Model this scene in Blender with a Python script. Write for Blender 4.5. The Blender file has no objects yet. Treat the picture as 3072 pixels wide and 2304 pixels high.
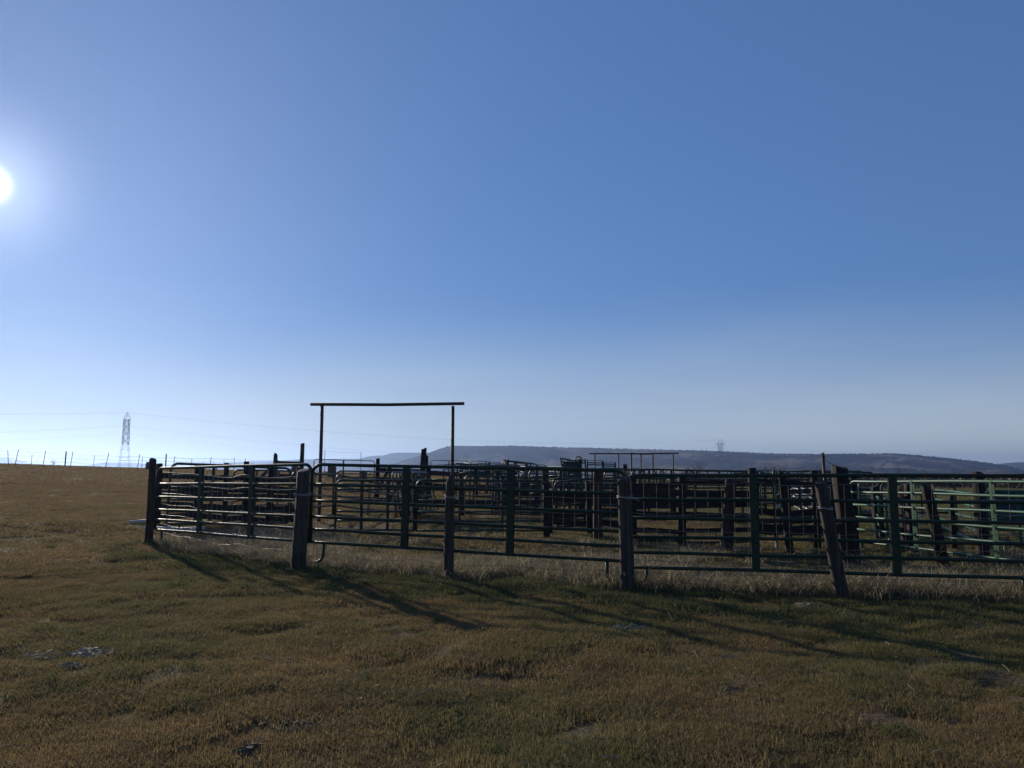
import bpy, math, random
import numpy as np

# ------------------------------------------------------------------ camera, sky, sun, exposure
scene = bpy.context.scene
EYE = 1.55                      # camera height above the yard
F, CX, CY = 2308.0, 1536.0, 1152.0
PITCH = math.radians(6.38)
cam_d = bpy.data.cameras.new('camera')
cam_d.sensor_width = 36.0
cam_d.lens = 36.0 * F / 3072.0
cam_d.clip_start = 0.05
cam_d.clip_end = 40000
cam = bpy.data.objects.new('camera', cam_d)
scene.collection.objects.link(cam)
cam.location = (0, 0, EYE)
cam.rotation_euler = (math.radians(90) + PITCH, 0, 0)
scene.camera = cam

SUN_EL = math.radians(17.4)
SUN_AZ = math.radians(-35.2)          # measured from +Y, negative to the left
SUN_V = (math.sin(SUN_AZ) * math.cos(SUN_EL), math.cos(SUN_AZ) * math.cos(SUN_EL), math.sin(SUN_EL))

world = bpy.data.worlds.new('World')
scene.world = world
world.use_nodes = True
wn, wl = world.node_tree.nodes, world.node_tree.links
wn.clear()


def wmath(op, a, b=None, clamp=False):
    n = wn.new('ShaderNodeMath'); n.operation = op; n.use_clamp = clamp
    for i, s in enumerate((a, b)):
        if s is None:
            continue
        if hasattr(s, 'links'):
            wl.new(s, n.inputs[i])
        else:
            n.inputs[i].default_value = s
    return n.outputs[0]


wo = wn.new('ShaderNodeOutputWorld')
bg = wn.new('ShaderNodeBackground')
sky = wn.new('ShaderNodeTexSky')
sky.sky_type = 'NISHITA'
sky.sun_disc = False
sky.sun_elevation = SUN_EL
sky.sun_rotation = SUN_AZ
sky.altitude = 900
sky.air_density = 1.1
sky.dust_density = 0.12
sky.ozone_density = 2.6
tc = wn.new('ShaderNodeTexCoord')
# thin veil of high haze lying along the horizon, broken by soft streaks
sep = wn.new('ShaderNodeSeparateXYZ')
wl.new(tc.outputs['Generated'], sep.inputs[0])
mapn = wn.new('ShaderNodeMapping')
mapn.inputs['Scale'].default_value = (1.6, 1.6, 9.0)
wl.new(tc.outputs['Generated'], mapn.inputs['Vector'])
noi = wn.new('ShaderNodeTexNoise')
noi.inputs['Scale'].default_value = 1.3
noi.inputs['Detail'].default_value = 4.0
noi.inputs['Roughness'].default_value = 0.45
wl.new(mapn.outputs[0], noi.inputs['Vector'])
elev = wmath('ADD', sep.outputs['Z'], wmath('MULTIPLY', wmath('SUBTRACT', noi.outputs['Fac'], 0.5), -0.10))
veil_r = wn.new('ShaderNodeMapRange')
veil_r.interpolation_type = 'SMOOTHSTEP'
veil_r.inputs['From Min'].default_value = 0.235
veil_r.inputs['From Max'].default_value = -0.05
veil_r.inputs['To Min'].default_value = 0.0
veil_r.inputs['To Max'].default_value = 0.74
wl.new(elev, veil_r.inputs['Value'])
veil = veil_r.outputs['Result']
# sky colour
tint = wn.new('ShaderNodeMix'); tint.data_type = 'RGBA'; tint.blend_type = 'MULTIPLY'
tint.inputs['Factor'].default_value = 1.0
tint.inputs['B'].default_value = (0.79, 1.33, 2.34, 1)
gam = wn.new('ShaderNodeGamma'); gam.inputs['Gamma'].default_value = 0.46
wl.new(sky.outputs[0], gam.inputs['Color'])
wl.new(gam.outputs[0], tint.inputs['A'])
mixv = wn.new('ShaderNodeMix'); mixv.data_type = 'RGBA'; mixv.blend_type = 'MIX'
wl.new(veil, mixv.inputs['Factor'])
wl.new(tint.outputs['Result'], mixv.inputs['A'])
mixv.inputs['B'].default_value = (6.5, 7.2, 7.3, 1)
# bright aureole round the sun itself
dot = wn.new('ShaderNodeVectorMath'); dot.operation = 'DOT_PRODUCT'
nrm = wn.new('ShaderNodeVectorMath'); nrm.operation = 'NORMALIZE'
wl.new(tc.outputs['Generated'], nrm.inputs[0])
wl.new(nrm.outputs[0], dot.inputs[0])
dot.inputs[1].default_value = SUN_V
dd = wmath('MAXIMUM', dot.outputs['Value'], 0.0)
g1 = wmath('MULTIPLY', wmath('POWER', dd, 15000.0), 70.0)
g2 = wmath('MULTIPLY', wmath('POWER', dd, 600.0), 4.0)
g3 = wmath('MULTIPLY', wmath('POWER', dd, 14.0), 0.5)
gl = wmath('ADD', g1, g2)
addg = wn.new('ShaderNodeMix'); addg.data_type = 'RGBA'; addg.blend_type = 'ADD'
addg.inputs['Factor'].default_value = 1.0
wl.new(mixv.outputs['Result'], addg.inputs['A'])
comb = wn.new('ShaderNodeCombineColor')
for k, f, q in (('Red', 0.95, 1.0), ('Green', 1.0, 0.55), ('Blue', 1.05, 0.1)):
    wl.new(wmath('ADD', wmath('MULTIPLY', gl, f), wmath('MULTIPLY', g3, q)), comb.inputs[k])
wl.new(comb.outputs[0], addg.inputs['B'])
wl.new(addg.outputs['Result'], bg.inputs['Color'])
bg.inputs['Strength'].default_value = 0.10
wl.new(bg.outputs[0], wo.inputs[0])

sun_d = bpy.data.lights.new('sun', 'SUN')
sun_d.energy = 4.6
sun_d.angle = math.radians(0.8)
sun_d.color = (1.0, 0.90, 0.76)
sun = bpy.data.objects.new('sun', sun_d)
scene.collection.objects.link(sun)
sun.rotation_euler = (math.radians(90) - SUN_EL, 0, -SUN_AZ + math.pi)
sun.location = (-30, 40, 30)

vs = scene.view_settings
vs.view_transform = 'Standard'
vs.look = 'None'
vs.exposure = 0.0
vs.gamma = 1.0
vs.use_curve_mapping = False
scene.cycles.use_denoising = True
scene.cycles.denoiser = 'OPENIMAGEDENOISE'
scene.cycles.denoising_input_passes = 'RGB_ALBEDO_NORMAL'
scene.cycles.denoising_prefilter = 'NONE'
scene.cycles.max_bounces = 6
scene.cycles.transparent_max_bounces = 8
scene.cycles.volume_bounces = 0

# ------------------------------------------------------------------ helpers
RNG = random.Random(7)
NP = np.random.default_rng(11)
COL = scene.collection
CP, SP = math.cos(PITCH), math.sin(PITCH)


def XU(u, Y):
    """easting of something seen in column u that stands Y metres out"""
    return (u - CX) / F * Y * CP


def ZV(v, Y):
    """height of something seen in row v that stands Y metres out"""
    k = (v - CY) / F
    return EYE + Y * (SP - k * CP) / (CP + k * SP)


def _hash(ix, iy, seed):
    h = (ix.astype(np.int64) * 374761393 + iy.astype(np.int64) * 668265263 + seed * 2147483647) & 0x7fffffff
    h = ((h ^ (h >> 13)) * 1274126177) & 0x7fffffff
    h = h ^ (h >> 16)
    return (h & 0xffff) / 65535.0


def vnoise(x, y, seed=0):
    x = np.asarray(x, float); y = np.asarray(y, float)
    ix, iy = np.floor(x), np.floor(y)
    fx, fy = x - ix, y - iy
    fx = fx * fx * (3 - 2 * fx); fy = fy * fy * (3 - 2 * fy)
    a = _hash(ix, iy, seed); b = _hash(ix + 1, iy, seed)
    c = _hash(ix, iy + 1, seed); d = _hash(ix + 1, iy + 1, seed)
    return (a + (b - a) * fx) * (1 - fy) + (c + (d - c) * fx) * fy


def fbm(x, y, seed=0, oct=4):
    s, a, t = 0.0, 1.0, 0.0
    for o in range(oct):
        s = s + a * vnoise(x * 2 ** o, y * 2 ** o, seed + o * 17)
        t += a; a *= 0.5
    return s / t


def sstep(a, b, x):
    t = np.clip((x - a) / (b - a), 0, 1)
    return t * t * (3 - 2 * t)


CREST_U = [-4000, -1200, 0, 450, 1000, 1300, 1500, 1900, 2300, 7000]
CREST_Z = [2.6, 2.4, 1.98, 1.62, 1.28, 0.95, 0.72, 0.2, 0.0, 0.0]


def H_broad(x, y):
    x = np.asarray(x, float); y = np.asarray(y, float)
    r = np.hypot(x, y)
    fy = np.maximum(y, 0.05 * r + 1e-3)
    u = CX + F * np.clip(x / fy, -2.2, 2.2)
    zc = np.interp(u, CREST_U, CREST_Z) * sstep(-0.2, 0.35, y / (r + 1e-6))
    t = np.clip((r - 8) / 62, 0, 1)
    up = zc * t ** 1.25
    rd = 72 + 70 * sstep(1500, 2400, u)
    dn = sstep(0, 330, r - rd)
    z = up + (-8.5 - up) * dn
    # low terrace edge across the pasture on the left
    z = z + 0.10 * np.exp(-((r - 21.0 - 0.02 * x) / 1.6) ** 2) * sstep(1200, 300, u) * (y > 0)
    return z


def H(x, y):
    x = np.asarray(x, float); y = np.asarray(y, float)
    r = np.hypot(x, y)
    fade = 1 - sstep(40, 120, r)
    bump = (fbm(x * 0.55, y * 0.55, 3, 3) - 0.5) * 0.11
    hum = (fbm(x * 2.6, y * 2.6, 9, 3) - 0.5) * 0.085
    return H_broad(x, y) + (bump + hum) * fade * sstep(0.5, 3, r) + (fbm(x * .02, y * .02, 5, 4) - .5) * 1.2 * sstep(110, 400, r)


def h1(x, y):
    return float(H(np.array([x]), np.array([y]))[0])


def link(o, parent=None):
    COL.objects.link(o)
    if parent is not None:
        o.parent = parent
    return o


def mesh(name, verts, faces, mat=None, smooth=True):
    m = bpy.data.meshes.new(name)
    m.from_pydata([tuple(v) for v in verts], [], faces)
    if mat is not None:
        m.materials.append(mat)
    if smooth:
        m.polygons.foreach_set('use_smooth', [True] * len(m.polygons))
    m.update()
    return m


def obj(name, me, parent=None, loc=None, rot=None):
    o = bpy.data.objects.new(name, me)
    link(o, parent)
    if loc is not None:
        o.location = loc
    if rot is not None:
        o.rotation_euler = rot
    return o


def tag(o, label=None, cat=None, group=None, kind=None):
    if label: o['label'] = label
    if cat: o['category'] = cat
    if group: o['group'] = group
    if kind: o['kind'] = kind
    return o


def empty(name, loc, rot=(0, 0, 0)):
    o = bpy.data.objects.new(name, None)
    link(o)
    o.location = loc; o.rotation_euler = rot
    o.empty_display_size = 0.2
    return o


class MB:
    """collects shapes for ONE mesh"""
    def __init__(s):
        s.v, s.f = [], []

    def tube(s, pts, r, n=8, cap=True):
        pts = [np.array(p, float) for p in pts]
        rs = r if hasattr(r, '__len__') else [r] * len(pts)
        base = len(s.v)
        prev = None
        for i, p in enumerate(pts):
            if i == 0: t = pts[1] - p
            elif i == len(pts) - 1: t = p - pts[i - 1]
            else: t = pts[i + 1] - pts[i - 1]
            t = t / (np.linalg.norm(t) + 1e-12)
            if prev is None:
                a = np.array([0, 0, 1.0]) if abs(t[2]) < 0.9 else np.array([1.0, 0, 0])
                nn = np.cross(t, a)
            else:
                nn = prev - t * np.dot(prev, t)
            nn = nn / (np.linalg.norm(nn) + 1e-12); prev = nn
            b = np.cross(t, nn)
            for k in range(n):
                an = 2 * math.pi * k / n
                s.v.append(p + rs[i] * (math.cos(an) * nn + math.sin(an) * b))
        for i in range(len(pts) - 1):
            for k in range(n):
                a = base + i * n + k; b2 = base + i * n + (k + 1) % n
                s.f.append((a, b2, b2 + n, a + n))
        if cap:
            s.f.append(tuple(base + k for k in range(n))[::-1])
            e = base + (len(pts) - 1) * n
            s.f.append(tuple(e + k for k in range(n)))
        return s

    def box(s, c, d, yaw=0.0, tilt=0.0):
        b = len(s.v)
        cy_, sy_ = math.cos(yaw), math.sin(yaw)
        ct, st = math.cos(tilt), math.sin(tilt)
        for sx in (-.5, .5):
            for sy in (-.5, .5):
                for sz in (-.5, .5):
                    x, y, z = sx * d[0], sy * d[1], sz * d[2]
                    x, z = x * ct + z * st, -x * st + z * ct
                    s.v.append(np.array((c[0] + x * cy_ - y * sy_, c[1] + x * sy_ + y * cy_, c[2] + z)))
        for q in ((0, 1, 3, 2), (4, 6, 7, 5), (0, 4, 5, 1), (2, 3, 7, 6), (0, 2, 6, 4), (1, 5, 7, 3)):
            s.f.append(tuple(b + i for i in q))
        return s

    def plank(s, p0, p1, hgt, thk, seg=6, rng=None):
        """a slightly warped sawn board from p0 to p1"""
        rng = rng or RNG
        p0, p1 = np.array(p0, float), np.array(p1, float)
        t = p1 - p0; L = np.linalg.norm(t); t /= L
        nrm_ = np.cross(t, (0, 0, 1.0)); nrm_ /= np.linalg.norm(nrm_)
        up = np.cross(nrm_, t)
        b = len(s.v)
        ph = rng.random() * 6
        for i in range(seg + 1):
            a = i / seg
            c = p0 + t * L * a + up * (0.012 * math.sin(ph + a * 4) + rng.uniform(-.004, .004)) + nrm_ * 0.008 * math.sin(ph * 2 + a * 5)
            hh = hgt * (1 + rng.uniform(-.05, .05))
            for sn, su in ((-1, -1), (1, -1), (1, 1), (-1, 1)):
                s.v.append(c + nrm_ * sn * thk / 2 + up * su * hh / 2)
        for i in range(seg):
            for k in range(4):
                a0 = b + i * 4 + k; a1 = b + i * 4 + (k + 1) % 4
                s.f.append((a0, a1, a1 + 4, a0 + 4))
        s.f.append((b + 3, b + 2, b + 1, b)); e = b + seg * 4
        s.f.append((e, e + 1, e + 2, e + 3))
        return s

    def build(s, name, mat, parent=None, smooth=True, loc=None):
        return obj(name, mesh(name, s.v, s.f, mat, smooth), parent, loc)

    def data(s, name, mat, smooth=True):
        return mesh(name, s.v, s.f, mat, smooth)


# ------------------------------------------------------------------ materials
def new_mat(name):
    m = bpy.data.materials.new(name)
    m.use_nodes = True
    nt = m.node_tree
    return m, nt.nodes, nt.links, nt.nodes['Principled BSDF']


def noise_mix(n, l, vec, scale, c0, c1, lo=.35, hi=.65, detail=5, rough=.6):
    t = n.new('ShaderNodeTexNoise')
    t.inputs['Scale'].default_value = scale
    t.inputs['Detail'].default_value = detail
    t.inputs['Roughness'].default_value = rough
    if vec is not None:
        l.new(vec, t.inputs['Vector'])
    r = n.new('ShaderNodeMapRange')
    r.inputs['From Min'].default_value = lo; r.inputs['From Max'].default_value = hi
    l.new(t.outputs['Fac'], r.inputs['Value'])
    x = n.new('ShaderNodeMix'); x.data_type = 'RGBA'
    l.new(r.outputs['Result'], x.inputs['Factor'])
    for k, c in (('A', c0), ('B', c1)):
        if hasattr(c, 'links'): l.new(c, x.inputs[k])
        else: x.inputs[k].default_value = (*c, 1)
    return x.outputs['Result'], r.outputs['Result'], t.outputs['Fac']


def world_pos(n):
    return n.new('ShaderNodeNewGeometry').outputs['Position']


def obj_pos(n):
    return n.new('ShaderNodeTexCoord').outputs['Object']


def bump(n, l, bsdf, fac, dist, strength=.6):
    b = n.new('ShaderNodeBump')
    b.inputs['Distance'].default_value = dist
    b.inputs['Strength'].default_value = strength
    l.new(fac, b.inputs['Height'])
    l.new(b.outputs[0], bsdf.inputs['Normal'])


def paint(name, c0, c1, rust=(0.09, 0.04, 0.02), rough=.36, chip=(.62, .70), metal=0.0):
    m, n, l, b = new_mat(name)
    p = world_pos(n)
    c, _, _ = noise_mix(n, l, p, 3.5, c0, c1, .3, .7)
    c2, rf, tf = noise_mix(n, l, p, 22, c, rust, chip[0], chip[1], 6)
    l.new(c2, b.inputs['Base Color'])
    mr = n.new('ShaderNodeMapRange')
    mr.inputs['To Min'].default_value = rough; mr.inputs['To Max'].default_value = .85
    l.new(rf, mr.inputs['Value'])
    l.new(mr.outputs[0], b.inputs['Roughness'])
    b.inputs['Metallic'].default_value = metal
    b.inputs['Specular IOR Level'].default_value = .32
    bump(n, l, b, tf, .002, .4)
    return m


def wood(name, c0, c1, c2, rough=.85):
    m, n, l, b = new_mat(name)
    o = obj_pos(n)
    mp = n.new('ShaderNodeMapping'); mp.inputs['Scale'].default_value = (26, 26, 1.6)
    l.new(o, mp.inputs['Vector'])
    g, _, gf = noise_mix(n, l, mp.outputs[0], 1.0, c0, c1, .3, .7, 7, .65)
    q, _, _ = noise_mix(n, l, world_pos(n), 2.2, g, c2, .48, .72)
    l.new(q, b.inputs['Base Color'])
    b.inputs['Roughness'].default_value = rough
    b.inputs['Specular IOR Level'].default_value = .25
    bump(n, l, b, gf, .012, .9)
    return m


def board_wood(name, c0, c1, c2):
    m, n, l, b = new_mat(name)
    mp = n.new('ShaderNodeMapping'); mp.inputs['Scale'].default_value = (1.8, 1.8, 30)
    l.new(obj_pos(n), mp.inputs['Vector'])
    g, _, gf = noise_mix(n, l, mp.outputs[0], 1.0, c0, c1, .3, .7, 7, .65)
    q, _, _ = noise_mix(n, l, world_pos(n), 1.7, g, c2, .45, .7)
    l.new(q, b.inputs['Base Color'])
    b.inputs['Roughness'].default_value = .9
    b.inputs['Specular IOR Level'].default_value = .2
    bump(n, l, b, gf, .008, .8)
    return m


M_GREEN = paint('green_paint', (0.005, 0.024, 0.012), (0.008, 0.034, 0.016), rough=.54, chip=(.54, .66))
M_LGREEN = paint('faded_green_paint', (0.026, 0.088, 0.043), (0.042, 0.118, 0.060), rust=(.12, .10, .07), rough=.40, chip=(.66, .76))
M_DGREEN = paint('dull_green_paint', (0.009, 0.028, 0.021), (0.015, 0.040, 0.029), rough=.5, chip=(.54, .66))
M_RUST = paint('rusty_pipe', (0.055, 0.030, 0.024), (0.085, 0.042, 0.028), rust=(.03, .02, .018), rough=.6, chip=(.5, .6))
M_GALV = paint('galvanised', (0.36, 0.36, 0.35), (0.5, 0.5, 0.48), rust=(.25, .2, .15), rough=.38, chip=(.68, .8), metal=.6)
M_WIRE = paint('fence_wire', (0.17, 0.16, 0.15), (0.24, 0.22, 0.2), rust=(.12, .06, .03), rough=.4, chip=(.5, .62), metal=.5)
M_TPOST = paint('t_post_steel', (0.06, 0.055, 0.05), (0.09, 0.07, 0.06), rough=.6)
M_LATT = paint('tower_steel', (0.30, 0.31, 0.32), (0.36, 0.37, 0.38), rust=(.14, .14, .15), rough=.5, metal=.3)
M_CABLE = paint('power_cable', (0.10, 0.10, 0.11), (0.12, 0.12, 0.13), rust=(.1, .1, .1), rough=.5)
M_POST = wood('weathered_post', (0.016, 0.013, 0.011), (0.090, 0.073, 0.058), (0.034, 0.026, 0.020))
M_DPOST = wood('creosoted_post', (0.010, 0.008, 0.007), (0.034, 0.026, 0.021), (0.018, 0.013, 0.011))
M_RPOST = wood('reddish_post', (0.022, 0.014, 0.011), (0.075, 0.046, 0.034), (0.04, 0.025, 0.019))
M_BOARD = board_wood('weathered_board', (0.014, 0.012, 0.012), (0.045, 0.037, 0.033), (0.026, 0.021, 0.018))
M_PALEB = board_wood('bleached_board', (0.42, 0.39, 0.35), (0.62, 0.58, 0.52), (0.5, 0.46, 0.4))
M_STRAP = paint('tie_strap', (0.18, 0.17, 0.16), (0.25, 0.24, 0.22), rust=(.2, .17, .14), rough=.5, chip=(.6, .75))
M_TARP = paint('dark_sheet', (0.016, 0.022, 0.034), (0.026, 0.033, 0.047), rough=.6)
M_REDB = board_wood('red_stained_board', (0.10, 0.040, 0.03), (0.17, 0.07, 0.05), (0.09, 0.05, 0.04))


def grass_mat(name, cols, trans=.45, scale=.35, rough=.7, green_near=False):
    """blades: diffuse + translucent, colour drifting over the pasture in world space"""
    m, n, l, b = new_mat(name)
    p = world_pos(n)
    # the turf is greener towards the fence's right half, drier and browner out on the left
    sx = n.new('ShaderNodeSeparateXYZ'); l.new(p, sx.inputs[0])
    t = n.new('ShaderNodeTexNoise'); t.inputs['Scale'].default_value = scale; t.inputs['Detail'].default_value = 5; t.inputs['Roughness'].default_value = .62
    l.new(p, t.inputs['Vector'])
    ad = n.new('ShaderNodeMath'); ad.operation = 'MULTIPLY_ADD'; ad.inputs[1].default_value = .009
    l.new(sx.outputs['X'], ad.inputs[0]); l.new(t.outputs['Fac'], ad.inputs[2])
    r = n.new('ShaderNodeMapRange'); r.inputs['From Min'].default_value = .41; r.inputs['From Max'].default_value = .60
    l.new(ad.outputs[0], r.inputs['Value'])
    mg = n.new('ShaderNodeMix'); mg.data_type = 'RGBA'
    l.new(r.outputs['Result'], mg.inputs['Factor'])
    mg.inputs['A'].default_value = (*cols[0], 1); mg.inputs['B'].default_value = (*cols[1], 1)
    g = mg.outputs['Result']
    g, _, _ = noise_mix(n, l, p, 6.0, g, cols[2], .50, .72, 3)
    at = n.new('ShaderNodeAttribute'); at.attribute_name = 'tone'
    mx = n.new('ShaderNodeMix'); mx.data_type = 'RGBA'
    l.new(at.outputs['Fac'], mx.inputs['Factor'])
    l.new(g, mx.inputs['A']); mx.inputs['B'].default_value = (*cols[3], 1)
    col = mx.outputs['Result']
    l.new(col, b.inputs['Base Color'])
    b.inputs['Roughness'].default_value = rough
    b.inputs['Specular IOR Level'].default_value = .04
    tr = n.new('ShaderNodeBsdfTranslucent')
    l.new(col, tr.inputs['Color'])
    ms = n.new('ShaderNodeMixShader'); ms.inputs[0].default_value = trans
    l.new(b.outputs[0], ms.inputs[1]); l.new(tr.outputs[0], ms.inputs[2])
    l.new(ms.outputs[0], n['Material Output'].inputs['Surface'])
    return m


M_GRASS = grass_mat('pasture_grass', ((0.235, 0.155, 0.068), (0.125, 0.126, 0.042), (0.175, 0.132, 0.052), (0.34, 0.27, 0.155)))
M_FGRASS = grass_mat('fence_grass', ((0.075, 0.098, 0.032), (0.105, 0.112, 0.042), (0.08, 0.08, 0.034), (0.19, 0.165, 0.09)))
M_STRAW = grass_mat('dry_straw', ((0.20, 0.165, 0.10), (0.115, 0.105, 0.056), (0.08, 0.08, 0.038), (0.42, 0.35, 0.23)), trans=.5)


def ground_mat():
    m, n, l, b = new_mat('ground_soil')
    p = world_pos(n)
    sx = n.new('ShaderNodeSeparateXYZ'); l.new(p, sx.inputs[0])
    near, _, _ = noise_mix(n, l, p, .35, (0.115, 0.076, 0.038), (0.068, 0.064, 0.027), .46, .66, 5, .62)
    near, _, _ = noise_mix(n, l, p, 9.0, near, (0.030, 0.022, 0.014), .50, .75, 6, .7)
    near, _, _ = noise_mix(n, l, p, 2.1, near, (0.085, 0.066, 0.046), .70, .80, 4)
    far, _, _ = noise_mix(n, l, p, .012, (0.10, 0.075, 0.05), (0.062, 0.055, 0.034), .4, .6, 6, .6)
    far, _, _ = noise_mix(n, l, p, .05, far, (0.045, 0.036, 0.026), .5, .72, 6, .65)
    ln = n.new('ShaderNodeVectorMath'); ln.operation = 'LENGTH'; l.new(p, ln.inputs[0])
    mr = n.new('ShaderNodeMapRange'); mr.inputs['From Min'].default_value = 70; mr.inputs['From Max'].default_value = 130
    l.new(ln.outputs['Value'], mr.inputs['Value'])
    mx = n.new('ShaderNodeMix'); mx.data_type = 'RGBA'
    l.new(mr.outputs[0], mx.inputs['Factor']); l.new(near, mx.inputs['A']); l.new(far, mx.inputs['B'])
    l.new(mx.outputs['Result'], b.inputs['Base Color'])
    b.inputs['Roughness'].default_value = .95
    b.inputs['Specular IOR Level'].default_value = .1
    t = n.new('ShaderNodeTexNoise'); t.inputs['Scale'].default_value = 30; t.inputs['Detail'].default_value = 8
    l.new(p, t.inputs['Vector'])
    bump(n, l, b, t.outputs['Fac'], .03, .9)
    return m


def hill_mat(name, c0, c1, c2, s=.004):
    m, n, l, b = new_mat(name)
    p = world_pos(n)
    a, _, _ = noise_mix(n, l, p, s, c0, c1, .40, .52, 7, .6)
    a, _, _ = noise_mix(n, l, p, .045, a, c2, .50, .64, 6, .7)
    l.new(a, b.inputs['Base Color'])
    b.inputs['Roughness'].default_value = 1.0
    b.inputs['Specular IOR Level'].default_value = 0.0
    return m


# ------------------------------------------------------------------ ground sheet
def polar_sheet(name, rs, azs, hf, mat):
    R, A = np.meshgrid(rs, azs, indexing='ij')
    x = R * np.sin(A); y = R * np.cos(A)
    z = hf(x, y)
    v = np.stack([x, y, z], -1).reshape(-1, 3)
    nr, na = R.shape
    i = np.arange(nr - 1)[:, None] * na + np.arange(na - 1)[None, :]
    f = np.stack([i, i + 1, i + na + 1, i + na], -1).reshape(-1, 4)[:, ::-1]
    m = bpy.data.meshes.new(name)
    m.vertices.add(len(v)); m.vertices.foreach_set('co', v.ravel())
    m.loops.add(f.size); m.loops.foreach_set('vertex_index', f.ravel().astype(np.int32))
    m.polygons.add(len(f))
    m.polygons.foreach_set('loop_start', np.arange(0, f.size, 4, dtype=np.int32))
    m.polygons.foreach_set('loop_total', np.full(len(f), 4, dtype=np.int32))
    m.polygons.foreach_set('use_smooth', np.ones(len(f), dtype=bool))
    m.materials.append(mat)
    m.update(); m.validate()
    return obj(name, m)


az_f = np.radians(np.arange(-48, 48.01, 0.3))
az_b = np.radians(np.concatenate([np.arange(52, 180, 6.0), np.arange(180, 308, 6.0)]))
azs = np.concatenate([az_f, az_b, [az_f[0] + 2 * math.pi]])
rs = np.concatenate([[0.02], np.exp(np.linspace(math.log(0.6), math.log(5600), 880))])
ground = polar_sheet('ground', rs, azs, H, ground_mat())
tag(ground, 'rolling pasture ground of brown turf and soil', 'ground', kind='structure')


# ------------------------------------------------------------------ hills
def hill(name, prof, d0, d1, d2, mat, label, gully, gscale, seed, base=-9.0):
    us = np.array([p[0] for p in prof], float); vs_ = np.array([p[1] for p in prof], float)
    umin, umax = us[0], us[-1]
    n = int((umax - umin) / 6) + 2
    ua = np.linspace(umin, umax, n)
    azs_ = np.arctan((ua - CX) / F / CP)
    rows = np.concatenate([np.linspace(0, 1, 46), [1.04, 1.12, 1.25]])
    V, Fc = [], []
    for t in rows:
        if t <= 1:
            d = d0 + (d1 - d0) * t
        else:
            d = d1 + (d2 - d1) * (t - 1) / .25
        V.append(d)
    D = np.array(V)[:, None] / np.cos(azs_)[None, :]
    X = D * np.sin(azs_)[None, :]; Y = D * np.cos(azs_)[None, :]
    crest = np.interp(ua, us, vs_)
    kk = (crest - CY) / F
    zc = EYE + d1 * (SP - kk * CP) / (CP + kk * SP)
    t = np.minimum(rows, 1)[:, None]
    prof_t = (t ** 1.5) * .62 + .38 * sstep(.55, .98, t)
    over = np.clip((rows[:, None] - 1) / .25, 0, 1)
    gn = fbm(X / gscale + Y / (gscale * 3.5), Y / (gscale * 2.6), seed, 5) - .5
    rid = np.abs(fbm(X / gscale * 1.4 + 7 + Y / (gscale * 2), Y / (gscale * 3), seed + 40, 4) - .5) * 2
    Z = base + (zc[None, :] - base) * prof_t
    Z = Z + gully * (gn * 1.3 - rid * .9 + .2) * np.sin(np.pi * np.clip(t, 0, 1)) ** .8 * np.clip((zc[None, :] - base) / 70, 0, 1)
    Z = Z - over * 6
    Z[0] = base - 6
    v = np.stack([X, Y, Z], -1).reshape(-1, 3)
    nr, na = X.shape
    i = np.arange(nr - 1)[:, None] * na + np.arange(na - 1)[None, :]
    f = np.stack([i, i + 1, i + na + 1, i + na], -1).reshape(-1, 4)
    me = mesh(name, v, [tuple(q) for q in f], mat)
    o = obj(name, me)
    tag(o, label, 'hill', kind='structure')
    return X, Y, Z


HM = hill_mat('mesa_scrub', (0.23, 0.18, 0.12), (0.045, 0.045, 0.033), (0.022, 0.026, 0.020))  # tan ground colour, brightened in patches to stand in for sunlit spurs
HB = hill_mat('far_hill', (0.14, 0.115, 0.085), (0.10, 0.09, 0.065), (0.08, 0.072, 0.055), .002)
mesa_prof = [(900, 1424), (1050, 1420), (1150, 1402), (1230, 1377), (1290, 1358), (1330, 1343), (1360, 1337), (1430, 1338), (1550, 1338),
             (1700, 1343), (1800, 1345), (2000, 1350), (2160, 1354), (2300, 1361), (2450, 1363), (2660, 1361), (2740, 1366), (2850, 1377),
             (2950, 1389), (3010, 1400), (3060, 1413), (3140, 1420)]
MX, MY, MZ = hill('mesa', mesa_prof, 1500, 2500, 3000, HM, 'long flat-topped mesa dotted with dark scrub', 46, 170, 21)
hill('back_mesa', [(300, 1422), (560, 1410), (700, 1398), (830, 1385), (900, 1378), (1000, 1377), (1085, 1376), (1110, 1369), (1135, 1367),
                   (1155, 1366), (1175, 1360), (1200, 1358), (1300, 1358), (1420, 1360), (1600, 1372), (1800, 1410)],
     3000, 3900, 4300, HB, 'paler blue mesa behind and left of the long mesa', 30, 320, 33)
hill('far_range', [(-1500, 1392), (-900, 1378), (-500, 1386), (-200, 1380), (0, 1373), (30, 1370), (60, 1376), (100, 1388), (150, 1394), (230, 1399), (290, 1394),
                   (330, 1386), (420, 1388), (480, 1395), (600, 1399), (690, 1389), (760, 1382), (900, 1380), (1100, 1390), (1300, 1410)],
     4300, 5100, 5500, HB, 'faint blue mountain range on the left horizon', 40, 500, 51)
hill('right_ridge', [(2800, 1420), (2900, 1412), (2985, 1391), (3030, 1387), (3100, 1386), (3400, 1376), (3800, 1372), (4300, 1390), (4800, 1412)],
     2900, 3700, 4200, HB, 'pale ridge showing past the right end of the mesa', 24, 300, 61)

# ------------------------------------------------------------------ front corral line
FRONT = [(-6.95, 14.9), (-3.14, 11.75), (1.44, 10.05), (6.18, 8.95), (10.9, 7.9)]


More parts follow.
